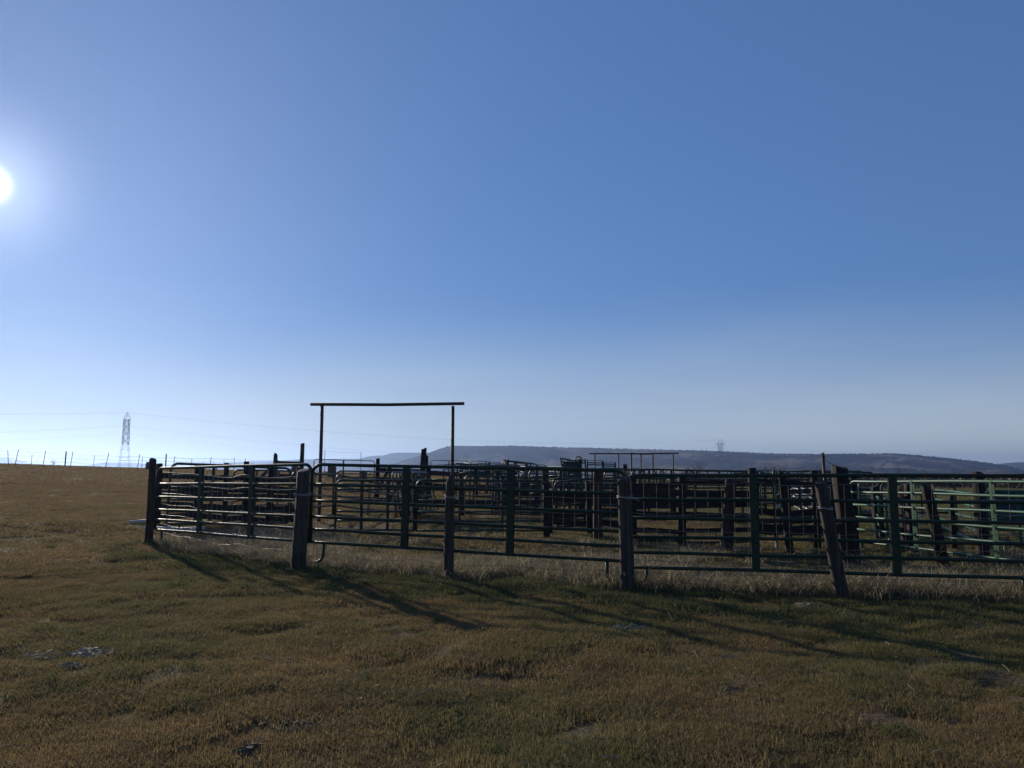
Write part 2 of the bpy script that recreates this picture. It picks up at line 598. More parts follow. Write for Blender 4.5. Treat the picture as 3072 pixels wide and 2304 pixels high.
def round_post(name, x, y, hgt, rad, mat, lean=(0, 0), square=0.0, top='flat', seed=0, label=None, group=None, cat='post', sink=.25, yaw=0.0, gnarl=.05):
    r = random.Random(seed * 13 + 5)
    n, rings = 18, 16
    mb = MB()
    ph = [r.uniform(0, 6.28) for _ in range(6)]
    cracks = [(r.uniform(0, 6.28), r.uniform(.06, .12)) for _ in range(3)]
    for i in range(rings + 1):
        t = i / rings
        z = -sink + (hgt + sink) * t
        tt = max(0, z) / hgt
        bx = lean[0] * tt + gnarl * rad * math.sin(ph[0] + tt * 3); by = lean[1] * tt + gnarl * rad * math.sin(ph[1] + tt * 2.5)
        taper = 1.06 - .14 * tt
        if top == 'round' and tt > .93: taper *= .55 + .45 * (1 - tt) / .07
        for k in range(n):
            a = 2 * math.pi * k / n
            c, s_ = math.cos(a), math.sin(a)
            rr = 1.0
            if square: rr = 1 + square * (1 / max(abs(c), abs(s_)) - 1)
            rr *= 1 + gnarl * (.5 * math.sin(3 * a + ph[2] + tt * 5) + .4 * math.sin(5 * a + ph[3] - tt * 7)) + r.uniform(-.012, .012)
            for ca, cd in cracks:
                da = abs((a - ca + math.pi) % (2 * math.pi) - math.pi)
                if da < .28: rr -= cd * (1 - da / .28)
            zz = z
            if i == rings: zz += r.uniform(-.02, .012) + .03 * math.sin(a + ph[4])
            ca_, sa_ = math.cos(a + yaw), math.sin(a + yaw)
            mb.v.append(np.array((bx + rad * taper * rr * ca_, by + rad * taper * rr * sa_, zz)))
    for i in range(rings):
        for k in range(n):
            a = i * n + k; b = i * n + (k + 1) % n
            mb.f.append((a, b, b + n, a + n))
    mb.f.append(tuple(rings * n + k for k in range(n)))
    o = mb.build(name, mat, None, True, (x, y, h1(x, y)))
    # sharp end grain
    o.data.polygons[-1].use_smooth = False
    tag(o, label, cat, group)
    return o


def strap(parent, z, rad, lean=(0, 0), hgt=1.5, tail=None):
    mb = MB()
    cx, cy = lean[0] * z / hgt, lean[1] * z / hgt
    for dz in (0, .016):
        pts = [(cx + rad * math.cos(a), cy + rad * math.sin(a), z + dz + .008 * math.sin(a * 2 + dz * 90)) for a in np.linspace(0, 6.2832, 19)]
        mb.tube(pts, .008, 5, False)
    if tail:
        mb.tube([(cx + rad * .6, cy + rad * .7, z), (cx + tail[0] * .6, cy + tail[1] * .6, z - .015), (cx + tail[0], cy + tail[1], z - .04)], .006, 5)
    return mb.build('tie_wire', M_STRAP, parent)


_pcache = {}


def hoop(L, z0, z1, rc, r, n, seg=6, wob=0.0, rng=None):
    """outer frame: bottom rail, two uprights and a top rail with rounded corners"""
    pts = []
    for i in range(6):
        a = math.pi + (math.pi / 2) * (-i / 5)
        pts.append((rc + rc * math.cos(a), 0, z1 - rc + rc * math.sin(a)))
    for i in range(1, seg):
        t = i / seg
        pts.append((rc + (L - 2 * rc) * t, wob * math.sin(5 * t + L), z1 + wob * math.sin(7 * t + 2 * L) * .7))
    for i in range(6):
        a = math.pi / 2 * (1 - i / 5)
        pts.append((L - rc + rc * math.cos(a), 0, z1 - rc + rc * math.sin(a)))
    mb = MB()
    mb.tube([(0, 0, z0)] + pts + [(L, 0, z0)], r, n)
    return mb


def panel(a, b, label, mat=None, rails=(.29, .49, .70, .95, 1.20, 1.50), stays=2, rr=.019, rt=.023, feet=True, n=8, group=None,
          name='corral_panel', cat='corral panel', dz=(0, 0), off=0.0, stay_w=.075, rc=.17, seg=6, lean=0.0, diag=False, wob=.004):
    """a pipe panel or gate standing between two ground points a and b"""
    mat = mat or M_GREEN
    p0 = np.array((a[0], a[1], h1(*a) + dz[0])); p1 = np.array((b[0], b[1], h1(*b) + dz[1]))
    d = p1 - p0
    hx = math.hypot(d[0], d[1])
    yaw = math.atan2(d[1], d[0]); slope = math.atan2(d[2], hx)
    L = round(float(np.linalg.norm(d)), 2)
    nrm_ = np.array((-math.sin(yaw), math.cos(yaw), 0))
    p0 = p0 + nrm_ * off
    root = empty(name, p0)
    root.rotation_mode = 'XYZ'
    root.rotation_euler = (lean, -slope, yaw)
    tag(root, label, cat, group)
    key = (L, mat.name, tuple(rails), seg, stays, rr, rt, feet, n, stay_w, rc, diag)
    parts = _pcache.get(key)
    if parts is None:
        parts = []
        parts.append(('frame', hoop(L, rails[0], rails[-1], rc, rt, n, seg, wob).data('frame', mat)))
        for i, z in enumerate(rails[:-1]):
            pts = []
            for k in range(seg + 1):
                t = k / seg
                e = min(1, 8 * min(t, 1 - t))
                pts.append((L * t, wob * math.sin(6 * t + i * 2 + L) * e, z + wob * math.sin(9 * t + i * 3 + L) * e))
            parts.append(('rail', MB().tube(pts, rr, n).data('rail', mat)))
        for k in range(stays):
            x = L * (k + 1) / (stays + 1)
            mb = MB()
            mb.box((x, -rt * .9, (rails[0] + rails[-1]) / 2), (stay_w, .012, rails[-1] - rails[0] + .02))
            mb.box((x, rt * .9, (rails[0] + rails[-1]) / 2), (stay_w, .012, rails[-1] - rails[0] + .02))
            parts.append(('stay', mb.data('stay', mat, False)))
        if feet:
            for sx in (-1, 1):
                x = .27 if sx < 0 else L - .27
                z0 = rails[0]
                pts = [(x, 0, z0), (x, 0, .16), (x + sx * .012, 0, .10), (x + sx * .045, 0, .05), (x + sx * .10, 0, .018), (x + sx * .16, 0, .012)]
                parts.append(('foot', MB().tube(pts, rr, n).data('foot', mat)))
        if diag:
            parts.append(('brace', MB().tube([(0, 0, rails[0]), (L, 0, rails[-1] - .05)], rr * .8, n).data('brace', mat)))
        _pcache[key] = parts
    for nm, me in parts:
        obj(nm, me, root)
    return root


RA = (.31, .50, .69, .93, 1.18, 1.48)
RC = (.27, .46, .66, .90, 1.14, 1.45)
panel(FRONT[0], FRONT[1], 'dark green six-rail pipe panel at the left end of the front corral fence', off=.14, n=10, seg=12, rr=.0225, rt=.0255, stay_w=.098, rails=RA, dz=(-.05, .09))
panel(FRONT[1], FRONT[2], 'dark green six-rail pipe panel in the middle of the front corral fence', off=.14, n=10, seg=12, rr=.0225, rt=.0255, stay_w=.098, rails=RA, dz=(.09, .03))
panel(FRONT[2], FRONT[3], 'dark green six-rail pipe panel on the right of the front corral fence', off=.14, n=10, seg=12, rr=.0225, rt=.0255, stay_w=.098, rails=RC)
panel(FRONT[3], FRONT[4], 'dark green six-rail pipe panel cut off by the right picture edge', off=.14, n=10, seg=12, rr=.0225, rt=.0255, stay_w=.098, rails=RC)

p = round_post('wooden_post', -6.90, 14.86, 1.60, .062, M_RPOST, (.0, 0), .5, 'flat', 1, 'reddish-brown wooden post at the far left corner of the corral')
# twin post
p = round_post('wooden_post', -3.17, 11.62, 1.46, .098, M_POST, (.04, 0), .75, 'flat', 2, 'thick square grey wooden post between the left and middle front panels', yaw=.4)
strap(p, 1.10, .125, (.04, 0), 1.46, (.42, .1))
p = round_post('wooden_post', XU(1348, 11.05), 11.0, 1.46, .070, M_POST, (.03, 0), .1, 'round', 3, 'round-topped grey wooden post in front of the middle front panel')
strap(p, 1.14, .074, (.03, 0), 1.5)
p = round_post('wooden_post', XU(1874, 10.0), 9.93, 1.42, .090, M_POST, (-.02, 0), .15, 'flat', 4, 'pale split grey wooden post where the middle and right front panels meet')
strap(p, 1.17, .095, (-.02, 0), 1.47, (.2, .1))
p = round_post('wooden_post', XU(2502, 9.5), 9.42, 1.39, .077, M_POST, (-.20, .02), .2, 'flat', 5, 'cracked wooden post leaning left against the right front panel')
strap(p, 1.07, .082, (-.20, .02), 1.39)
round_post('wooden_post', 6.35, 8.78, 1.5, .09, M_POST, (.03, 0), .2, 'flat', 6, 'wooden post at the right picture edge by the front fence') if False else None


# woven wire stretched behind the front panels
def woven(a, b, label, off, seed, h=1.36, step=.165):
    r = random.Random(seed)
    ax, ay = a; bx, by = b
    L = math.hypot(bx - ax, by - ay)
    ux, uy = (bx - ax) / L, (by - ay) / L
    nx, ny = -uy, ux
    root = empty('woven_wire_fence', (ax + nx * off, ay + ny * off, h1(ax, ay)))
    z0 = h1(ax, ay)
    ns = int(L / .33)

    def gz(t):
        return h1(ax + ux * t, ay + uy * t) - z0
    levels = [.06, .20, .36, .55, .75, .96, 1.16, h]
    gzs = [gz(L * k / ns) for k in range(ns + 1)]
    for lv in levels:
        mb = MB()
        ph = r.random() * 6
        pts = [(ux * L * k / ns, uy * L * k / ns, gzs[k] + lv + .012 * math.sin(ph + k * 1.7) + r.uniform(-.008, .008)) for k in range(ns + 1)]
        mb.tube(pts, .0032, 4, False)
        mb.build('line_wire', M_WIRE, root)
    mb = MB()
    t = .08
    while t < L:
        g = gz(t)
        w = r.uniform(-.012, .012)
        mb.tube([(ux * t, uy * t, g + .02), (ux * (t + w), uy * (t + w), g + h * .5), (ux * (t + w * .3), uy * (t + w * .3), g + h)], .0028, 4, False)
        t += step * r.uniform(.95, 1.05)
    o = mb.build('stay_wires', M_WIRE, root)
    o['kind'] = 'stuff'
    tag(root, label, 'wire fence')


woven(FRONT[0], FRONT[1], 'sagging woven wire mesh behind the left front panel', .24, 1)
woven(FRONT[1], FRONT[2], 'woven wire mesh behind the middle front panel', .24, 2)
woven(FRONT[2], FRONT[4], 'woven wire mesh behind the right front panel', .24, 3)


# ------------------------------------------------------------------ pipe gateway arches
def arch(u0, u1, Y0, Y1, vtop, rp, rb, over, label, mid=(), name='pipe_gateway'):
    x0, x1 = XU(u0, Y0), XU(u1, Y1)
    z0 = h1(x0, Y0)
    zt = ZV(vtop, (Y0 + Y1) / 2)
    root = empty(name, (x0, Y0, z0))
    dx, dy = x1 - x0, Y1 - Y0
    L = math.hypot(dx, dy); ux, uy = dx / L, dy / L
    zt -= z0
    for t in (0.0,) + tuple(mid) + (1.0,):
        g = h1(x0 + dx * t, Y0 + dy * t) - z0
        MB().tube([(dx * t, dy * t, g - .3), (dx * t, dy * t, zt - rb * .8)], rp, 10).build('upright', M_RUST, root)
    MB().tube([(-ux * over, -uy * over, zt), (dx * .5, dy * .5, zt - .006), (dx + ux * over, dy + uy * over, zt + .03)], rb, 10).build('header', M_RUST, root)
    tag(root, label, 'gateway')
    return root


arch(961, 1357, 20, 20.1, 1213.5, .045, .042, .30, 'tall rusty pipe gateway standing above the middle front panel')
arch(1785, 2020, 46, 46.5, 1361, .042, .042, .35, 'long far pipe gateway with four uprights below the mesa', mid=(.30, .585))
arch(1894, 1959, 40, 43, 1362, .045, .04, .15, 'narrow far pipe gateway with a sloping header')

# ------------------------------------------------------------------ wooden plank fences
def plank_fence(pts, zs, hgt, label, mat=None, posts=(), thk=.04, ph=1.4, prad=.075, jitter=.03, seed=0, pmat=None):
    r = random.Random(seed)
    (ax, ay), (bx, by) = pts
    L = math.hypot(bx - ax, by - ay)
    root = empty('plank_fence', (ax, ay, h1(ax, ay)))
    z0 = h1(ax, ay)
    dx, dy = bx - ax, by - ay
    ts = [0] + list(posts) + [1]
    for t in ts:
        g = h1(ax + dx * t, ay + dy * t) - z0
        mb = MB(); q = prad * r.uniform(.85, 1.2)
        hh = ph * r.uniform(.93, 1.12)
        lx = r.uniform(-.05, .05)
        mb.tube([(dx * t - dy / L * .07, dy * t + dx / L * .07, g - .3), (dx * t - dy / L * .07 + lx * .5, dy * t + dx / L * .07, g + hh * .5), (dx * t - dy / L * .07 + lx, dy * t + dx / L * .07, g + hh)], [q * 1.05, q, q * .93], 9)
        mb.build('post', pmat or M_DPOST, root)
    for i in range(len(ts) - 1):
        for z, hh in zip(zs, hgt):
            t0, t1 = ts[i], ts[i + 1]
            g0 = h1(ax + dx * t0, ay + dy * t0) - z0; g1 = h1(ax + dx * t1, ay + dy * t1) - z0
            mb = MB()
            mb.plank((dx * t0, dy * t0, g0 + z + r.uniform(-jitter, jitter)), (dx * t1, dy * t1, g1 + z + r.uniform(-jitter, jitter)), hh, thk, 5, r)
            mb.build('plank', mat or M_BOARD, root, False)
    tag(root, label, 'plank fence')
    return root


def GU(u, Y):
    return (XU(u, Y), Y)


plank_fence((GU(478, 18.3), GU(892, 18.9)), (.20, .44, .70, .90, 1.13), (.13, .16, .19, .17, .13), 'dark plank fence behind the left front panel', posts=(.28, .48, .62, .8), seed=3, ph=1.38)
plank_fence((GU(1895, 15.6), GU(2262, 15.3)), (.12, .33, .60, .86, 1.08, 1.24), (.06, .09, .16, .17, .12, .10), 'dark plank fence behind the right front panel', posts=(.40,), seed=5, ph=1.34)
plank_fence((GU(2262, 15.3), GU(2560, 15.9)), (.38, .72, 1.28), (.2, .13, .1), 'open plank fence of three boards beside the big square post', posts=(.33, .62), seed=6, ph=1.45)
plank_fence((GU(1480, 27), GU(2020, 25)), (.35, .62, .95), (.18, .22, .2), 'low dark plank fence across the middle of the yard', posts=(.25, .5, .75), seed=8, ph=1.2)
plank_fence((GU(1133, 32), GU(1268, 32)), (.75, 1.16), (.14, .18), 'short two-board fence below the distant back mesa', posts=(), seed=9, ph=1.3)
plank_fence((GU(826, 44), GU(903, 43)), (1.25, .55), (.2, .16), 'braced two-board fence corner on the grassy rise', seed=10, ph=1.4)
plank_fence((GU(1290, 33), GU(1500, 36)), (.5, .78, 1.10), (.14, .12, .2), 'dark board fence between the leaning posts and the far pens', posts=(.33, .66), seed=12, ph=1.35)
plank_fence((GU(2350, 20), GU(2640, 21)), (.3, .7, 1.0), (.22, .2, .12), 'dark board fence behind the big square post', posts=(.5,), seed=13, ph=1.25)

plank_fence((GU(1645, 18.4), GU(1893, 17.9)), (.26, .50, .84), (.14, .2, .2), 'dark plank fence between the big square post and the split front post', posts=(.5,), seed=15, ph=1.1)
plank_fence((GU(1255, 23.5), GU(1640, 24.5)), (.42, .9), (.12, .15), 'low two-board fence crossing the yard behind the middle panel stay', posts=(.33, .66), seed=16, ph=1.15)
# single posts standing in the yard
SP_ = [
    (904, 42.0, 2.3, .10, (.02, 0), .7, M_DPOST, 'dark square post rising behind the thick square post on the left'),
    (825, 44.5, 1.75, .12, (0, 0), .1, M_DPOST, 'round-topped post with a slanted brace on the grassy rise'),
    (1133, 31.8, 1.62, .085, (.0, 0), .6, M_DPOST, 'dark square post beside the pipe gateway, below the pale mesa'),
    (1263, 31.6, 2.10, .105, (.12, 0), .6, M_DPOST, 'tall leaning square post left of the gateway right upright'),
    (1281, 31.7, 1.80, .05, (0, 0), .5, M_DPOST, 'thinner post standing close beside the tall leaning square post'),
    (1382, 30, 1.35, .075, (0, 0), .3, M_DPOST, 'dark post seen past the round-topped front post'),
    (1458, 40, 1.6, .08, (.16, 0), .2, M_DPOST, 'slightly tilted post in front of the long mesa'),
    (1491, 24, 1.30, .075, (0, 0), .3, M_DPOST, 'short dark post left of the stay in the middle front panel'),
    (1523, 44, 1.75, .08, (0, 0), .3, M_DPOST, 'dark post at the left end of the stacked panels'),
    (1638, 17.2, 1.20, .075, (0, 0), .4, M_DPOST, 'dark square post in the middle of the low panel line'),
    (1641, 34, 1.55, .09, (0, 0), .4, M_DPOST, 'dark post showing above the middle front panel near the chute'),
    (1681, 34, 1.45, .09, (0, 0), .4, M_DPOST, 'dark post just left of the cattle chute'),
    (1792, 16.8, 1.45, .095, (0, 0), .8, M_RPOST, 'big square post with reddish side beside the split front post'),
    (1875, 34, 1.7, .10, (0, 0), .5, M_DPOST, 'dark post rising right behind the split front post'),
    (2172, 15.1, 1.36, .115, (.13, 0), .5, M_RPOST, 'tan-edged leaning post in front of the right plank fence'),
    (2360, 14.4, 1.50, .07, (-.09, 0), .4, M_DPOST, 'slim dark post left of the cracked leaning front post'),
    (2543, 13.3, 1.66, .125, (-.13, 0), .8, M_DPOST, 'massive square post rising above the right front panel'),
    (2706, 15.0, 1.30, .075, (-.02, 0), .6, M_DPOST, 'square post behind the light green panel, left of the right stay'),
    (2728, 14.6, 1.32, .085, (-.02, 0), .6, M_DPOST, 'square post touching the light green panel behind the right stay'),
    (2814, 12.6, 1.30, .085, (-.21, 0), .3, M_DPOST, 'dark leaning post in front of the light green panel'),
    (2932, 13.4, 1.52, .085, (0, 0), .6, M_DPOST, 'straight square post topping the right front panel near the edge'),
    (2850, 15.2, 1.05, .05, (0, 0), .6, M_DPOST, 'thin short post amid the light green gates'),
    (2628, 17.5, 1.2, .10, (-.05, 0), .4, M_DPOST, 'ragged dark post right of the massive square post'),
]
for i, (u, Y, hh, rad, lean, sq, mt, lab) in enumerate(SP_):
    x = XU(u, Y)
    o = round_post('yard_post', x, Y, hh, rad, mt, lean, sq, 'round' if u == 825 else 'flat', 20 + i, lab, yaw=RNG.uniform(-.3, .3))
# slanted braces
def brace(u0, v0, u1, v1, Y, w, label):
    a = np.array((XU(u0, Y), Y, ZV(v0, Y))); b = np.array((XU(u1, Y), Y, ZV(v1, Y)))
    if a[2] > b[2]: a, b = b, a
    g = h1(a[0], Y)
    t = (g - .05 - a[2]) / (b[2] - a[2])
    a = a + (b - a) * t                     # run it down into the ground
    mb = MB(); mb.tube([np.zeros(3), (b - a) * .5, b - a], w, 7)
    o = mb.build('slanted_brace', M_DPOST, None, True, a)
    tag(o, label, 'brace')


brace(803, 1412, 822, 1393, 44.3, .10, 'slanted wooden brace against the round-topped post')
brace(1155, 1430, 1172, 1396, 31.5, .07, 'left slanted pole leaning on the two-board fence')
brace(1207, 1430, 1224, 1398, 31.4, .07, 'right slanted pole leaning on the two-board fence')
# steel pole with a loop of wire
x = XU(2484, 13.0)
pole = MB().tube([(0, 0, -.3), (-.05, 0, 1.0), (-.075, 0, 1.86)], .026, 10).build('steel_pole', M_RUST, None, True, (x, 13.0, h1(x, 13.0)))
tag(pole, 'thin rusty pole standing left of the massive square post', 'pole')
MB().tube([(-.08, -.03, 1.84), (-.05, -.034, 1.80), (-.04, -.03, 1.74), (.02, -.02, 1.69), (.18, 0, 1.63), (.34, .05, 1.62)], .006, 5).build('wire_loop', M_STRAP, pole)

# ------------------------------------------------------------------ panels and gates behind
LOW = (.16, .36, .56, .80, 1.04, 1.24)
GATE5 = (.16, .40, .66, .92, 1.22)
TALL = (.25, .5, .75, 1.0, 1.25, 1.5)
PD = [
    # a(u,Y) b(u,Y) label mat rails dz
    (505, 16.2, 866, 18.0, 'short dark panel reaching back from the far left corner post', M_DGREEN, TALL, (.02, -.06)),
    (876, 18.0, 1001, 20.6, 'narrow dark panel seen edge-on behind the thick square post', M_DGREEN, GATE5, (.12, .0)),
    (1005, 20.8, 1190, 25.0, 'lowered gate sloping away below the pipe gateway', M_DGREEN, GATE5, (.0, -.45)),
    (1010, 17.2, 1245, 16.9, 'low dark panel behind the left half of the middle front panel', M_DGREEN, LOW, (0, 0)),
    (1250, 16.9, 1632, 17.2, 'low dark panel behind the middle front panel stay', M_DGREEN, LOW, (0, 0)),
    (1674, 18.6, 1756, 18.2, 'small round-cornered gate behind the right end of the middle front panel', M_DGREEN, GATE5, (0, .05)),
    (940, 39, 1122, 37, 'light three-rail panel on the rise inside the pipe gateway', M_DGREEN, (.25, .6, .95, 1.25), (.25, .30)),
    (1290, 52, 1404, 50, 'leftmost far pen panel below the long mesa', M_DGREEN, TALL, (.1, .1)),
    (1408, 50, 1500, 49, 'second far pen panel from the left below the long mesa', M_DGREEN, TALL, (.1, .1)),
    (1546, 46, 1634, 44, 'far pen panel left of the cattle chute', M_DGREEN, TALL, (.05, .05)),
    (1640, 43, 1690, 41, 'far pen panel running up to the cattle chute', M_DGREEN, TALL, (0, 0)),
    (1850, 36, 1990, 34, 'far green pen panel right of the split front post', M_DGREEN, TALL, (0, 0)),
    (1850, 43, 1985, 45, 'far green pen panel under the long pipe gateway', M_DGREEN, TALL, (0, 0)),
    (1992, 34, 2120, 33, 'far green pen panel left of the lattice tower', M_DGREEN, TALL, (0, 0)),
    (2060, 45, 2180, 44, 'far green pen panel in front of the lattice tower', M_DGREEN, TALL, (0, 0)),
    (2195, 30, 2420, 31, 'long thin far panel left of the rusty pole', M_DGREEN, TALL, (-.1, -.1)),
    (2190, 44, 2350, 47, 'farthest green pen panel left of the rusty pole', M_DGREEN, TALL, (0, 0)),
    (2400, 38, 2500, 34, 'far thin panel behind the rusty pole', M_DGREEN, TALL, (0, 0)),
    (2550, 15.6, 3290, 10.5, 'long light green panel behind the right front panel', M_LGREEN, (.18, .42, .66, .90, 1.15, 1.36), (-.02, 0)),
    (2948, 14.2, 3260, 13.4, 'light green gate standing behind the long light green panel', M_LGREEN, (.24, .46, .70, .93, 1.15), (0, 0)),
    (2802, 19.5, 2928, 14.3, 'light green gate swung away at an angle', M_LGREEN, (.2, .4, .62, .85, 1.08), (-.05, 0)),
    (2652, 16.4, 2775, 22.0, 'pale gate swung back behind the right stay', M_LGREEN, (.18, .36, .55, .75, .95), (.0, -.05)),
    (2612, 19.5, 2632, 16.6, 'pale gate end seen nearly edge-on', M_LGREEN, (.18, .36, .55, .75, .95), (0, 0)),
    (2575, 22.0, 2760, 23.5, 'light green panel far behind the massive square post', M_LGREEN, LOW, (0, 0)),
    (1392, 22.0, 1640, 22.6, 'dark panel behind the low panel line, left of the square yard post', M_DGREEN, GATE5, (0, 0)),
    (1655, 21.5, 1870, 21.0, 'dark panel behind the small round-cornered gate', M_DGREEN, LOW, (0, 0)),
    (1560, 29.0, 1700, 30.0, 'dark panel in front of the far stack', M_DGREEN, LOW, (0, 0)),
    (1700, 31.0, 1850, 30.0, 'dark panel standing before the cattle chute', M_DGREEN, TALL, (0, 0)),
    (1880, 23.5, 2080, 22.5, 'dark panel close behind the right plank fence, left half', M_DGREEN, TALL, (0, 0)),
    (2084, 22.5, 2290, 23.5, 'dark panel close behind the right plank fence, right half', M_DGREEN, TALL, (0, 0)),
    (1900, 39.0, 2060, 38.0, 'dark pen panel between the two far gateways', M_DGREEN, TALL, (0, 0)),
    (2110, 38.0, 2290, 40.0, 'dark pen panel right of the narrow far gateway', M_DGREEN, TALL, (0, 0)),
    (2270, 18.5, 2470, 18.0, 'dark panel behind the open plank fence', M_DGREEN, LOW, (0, 0)),
    (2440, 26.0, 2620, 25.0, 'dark panel behind the rusty pole and square post', M_DGREEN, TALL, (0, 0)),
    (2640, 18.5, 2860, 18.0, 'dark low panel behind the light green gates', M_DGREEN, LOW, (0, 0)),
    (1010, 27.0, 1250, 26.0, 'dark panel beyond the lowered gate', M_DGREEN, LOW, (0, 0)),
    (700, 24.0, 900, 25.0, 'dark panel beyond the left plank fence', M_DGREEN, LOW, (0, 0)),
    (2320, 15.0, 2345, 19.0, 'green panel seen edge-on between the slim posts', M_DGREEN, TALL, (0, 0)),
]
for i, (u0, Y0, u1, Y1, lab, mt, rl, dz) in enumerate(PD):
    far = min(Y0, Y1) > 28
    panel(GU(u0, Y0), GU(u1, Y1), lab, mt, rl, stays=1 if abs(u1 - u0) < 200 else 2, n=6 if far else 8, seg=4 if far else 8, dz=dz, feet=not far,
          stay_w=.05, rc=.14, rr=.019 if far else .024, rt=.022 if far else .027, wob=.008)

# stored panels leaning in a stack below the gateway's right upright
for i in range(7):
    Y = 21.0 + .18 * i
    a = (XU(1196, Y) + .13 * i, Y - .3); b = (XU(1196, Y) + .13 * i + .15, Y + 2.5)
    panel(a, b, 'stored round-cornered gate leaning in the stack left of the round-topped front post', M_DGREEN, (.1, .32, .56, .80, 1.05, 1.28), stays=1, feet=False,
          group='gates leaning in the stack', lean=-.10 - .03 * i, stay_w=.04, n=6, dz=(.04, .06), rc=.2)
# far stack under the mesa
for i in range(6):
    Y = 45 + .4 * i
    panel(GU(1500 + 3 * i, Y), GU(1604 + 2 * i, Y + .5), 'pipe panel in the far stack left of the cattle chute', M_DGREEN, (.2, .45, .7, .95, 1.2, 1.5), stays=2, feet=False, n=5,
          group='panels in the far stack', lean=-.05 - .04 * i, stay_w=.05, dz=(.25, .1), seg=3)
# the tangle of pens deeper in the yard
rt_ = random.Random(42)
for i in range(34):
    Y0 = rt_.uniform(20, 47); u0 = rt_.uniform(1330, 2450); w = rt_.uniform(70, 190)
    along = rt_.random() < .6
    u1, Y1 = (u0 + w, Y0 + rt_.uniform(-1, 1)) if along else (u0 + rt_.uniform(-35, 35), Y0 + rt_.uniform(3, 5))
    panel(GU(u0, Y0), GU(u1, Y1), 'dark pipe panel deep in the tangle of pens behind the front fence', M_DGREEN, TALL, stays=1, feet=False, n=5,
          group='panels deep in the tangle of pens', stay_w=.05, seg=3)
# pale lit panels by the rusty pole
for i in range(5):
    Y = 30 + .7 * i
    panel(GU(2385 + 18 * i, Y), GU(2408 + 18 * i, Y - 3.5), 'pale galvanised panel in the row left of the rusty pole', M_GALV, (.2, .45, .7, .95), stays=2, feet=False, n=5,
          group='pale panels left of the rusty pole', lean=.4, stay_w=.03, seg=3, rr=.022, rt=.026)


# ------------------------------------------------------------------ cattle chute with catwalk
def chute():
    Y = 38.0
    x0 = XU(1712, Y); z0 = h1(x0, Y)
    r = empty('cattle_chute', (x0, Y, z0))
    k = Y / F
    def P(u, v, dy=0):
        return (XU(u, Y + dy) - x0, dy, ZV(v, Y + dy) - z0)
    def sheet(name, us, y0, y1, v0, v1, mat):
        mb = MB()
        a = P(us[0], v0); b = P(us[1], v1)
        mb.box(((a[0] + b[0]) / 2, (y0 + y1) / 2, (a[2] + b[2]) / 2), (abs(b[0] - a[0]), y1 - y0, abs(a[2] - b[2])))
        return mb.build(name, mat, r, False)
    zb = ZV(1384, Y) - z0
    sheet('side_panel', (1696, 1737), 0, .04, 1386, 1448, M_DGREEN)
    sheet('side_panel', (1698, 1739), 1.0, 1.04, 1384, 1448, M_DGREEN)
    sheet('head_gate', (1736, 1744), .05, 1.0, 1378, 1478, M_DGREEN)
    sheet('tail_gate', (1700, 1703), .05, 1.0, 1388, 1478, M_DGREEN)
    for (u, y) in ((1692, 0), (1692, 1.0), (1744, 0), (1744, 1.0)):
        a = P(u, 1384, y)
        MB().tube([(a[0], y, -.1), a], .045, 6).build('leg', M_DGREEN, r)
    # angled overhead frame
    f = MB()
    pts = [P(1681, 1375), P(1716, 1381), P(1718, 1388), P(1697, 1386)]
    f.tube([P(1687, 1400), P(1681, 1375), P(1700, 1378), P(1717, 1382), P(1718, 1388)], .045, 6)
    f.tube([P(1681, 1375, .9), P(1717, 1382, .9)], .045, 6)
    f.tube([P(1687, 1381), P(1692, 1391), P(1688, 1396)], .04, 6)
    f.tube([P(1687, 1400), P(1698, 1386), P(1710, 1385)], .04, 6)
    f.tube([P(1719, 1380), P(1730, 1384), P(1731, 1390)], .04, 6)
    f.build('overhead_frame', M_DGREEN, r)
    g = MB()
    for (u0, u1, v0, v1, mids) in ((1731, 1755, 1376, 1408, (1382, 1388)), (1762, 1808, 1381, 1410, (1386, 1393)), (1808, 1846, 1386, 1410, (1391, 1397))):
        pass
    for (u0, u1, v0, mids) in ((1731, 1756, 1376.5, (1382, 1388)), (1762, 1808, 1381, (1388, 1394)), (1810, 1846, 1386, (1392, 1398))):
        rail = MB()
        a, b = P(u0, v0, .2), P(u1, v0 + 1, .2)
        rail.tube([(a[0], .2, -.1), a, b, (b[0], .2, -.1)], .04, 6)
        for v in mids:
            rail.tube([P(u0, v, .2), P(u1, v + 1, .2)], .032, 6)
        rail.build('catwalk_rail', M_DGREEN, r)
    MB().box(((P(1762, 1410)[0] + P(1846, 1410)[0]) / 2, .6, P(1762, 1412)[2]), (P(1846, 1410)[0] - P(1762, 1410)[0], .7, .06)).build('catwalk_deck', M_BOARD, r, False)
    w = MB(); c = P(1736, 1381, -.06)
    w.tube([(c[0] + .18 * math.cos(a), -.06, c[2] + .18 * math.sin(a)) for a in np.linspace(0, 6.28, 13)], .03, 5, False)
    w.tube([(c[0], -.06, c[2] - .18), (c[0], -.06, c[2] + .18)], .03, 5)
    w.build('hand_wheel', M_DGREEN, r)
    tag(r, 'dark green cattle squeeze chute with catwalk rails below the mesa', 'cattle chute')


chute()

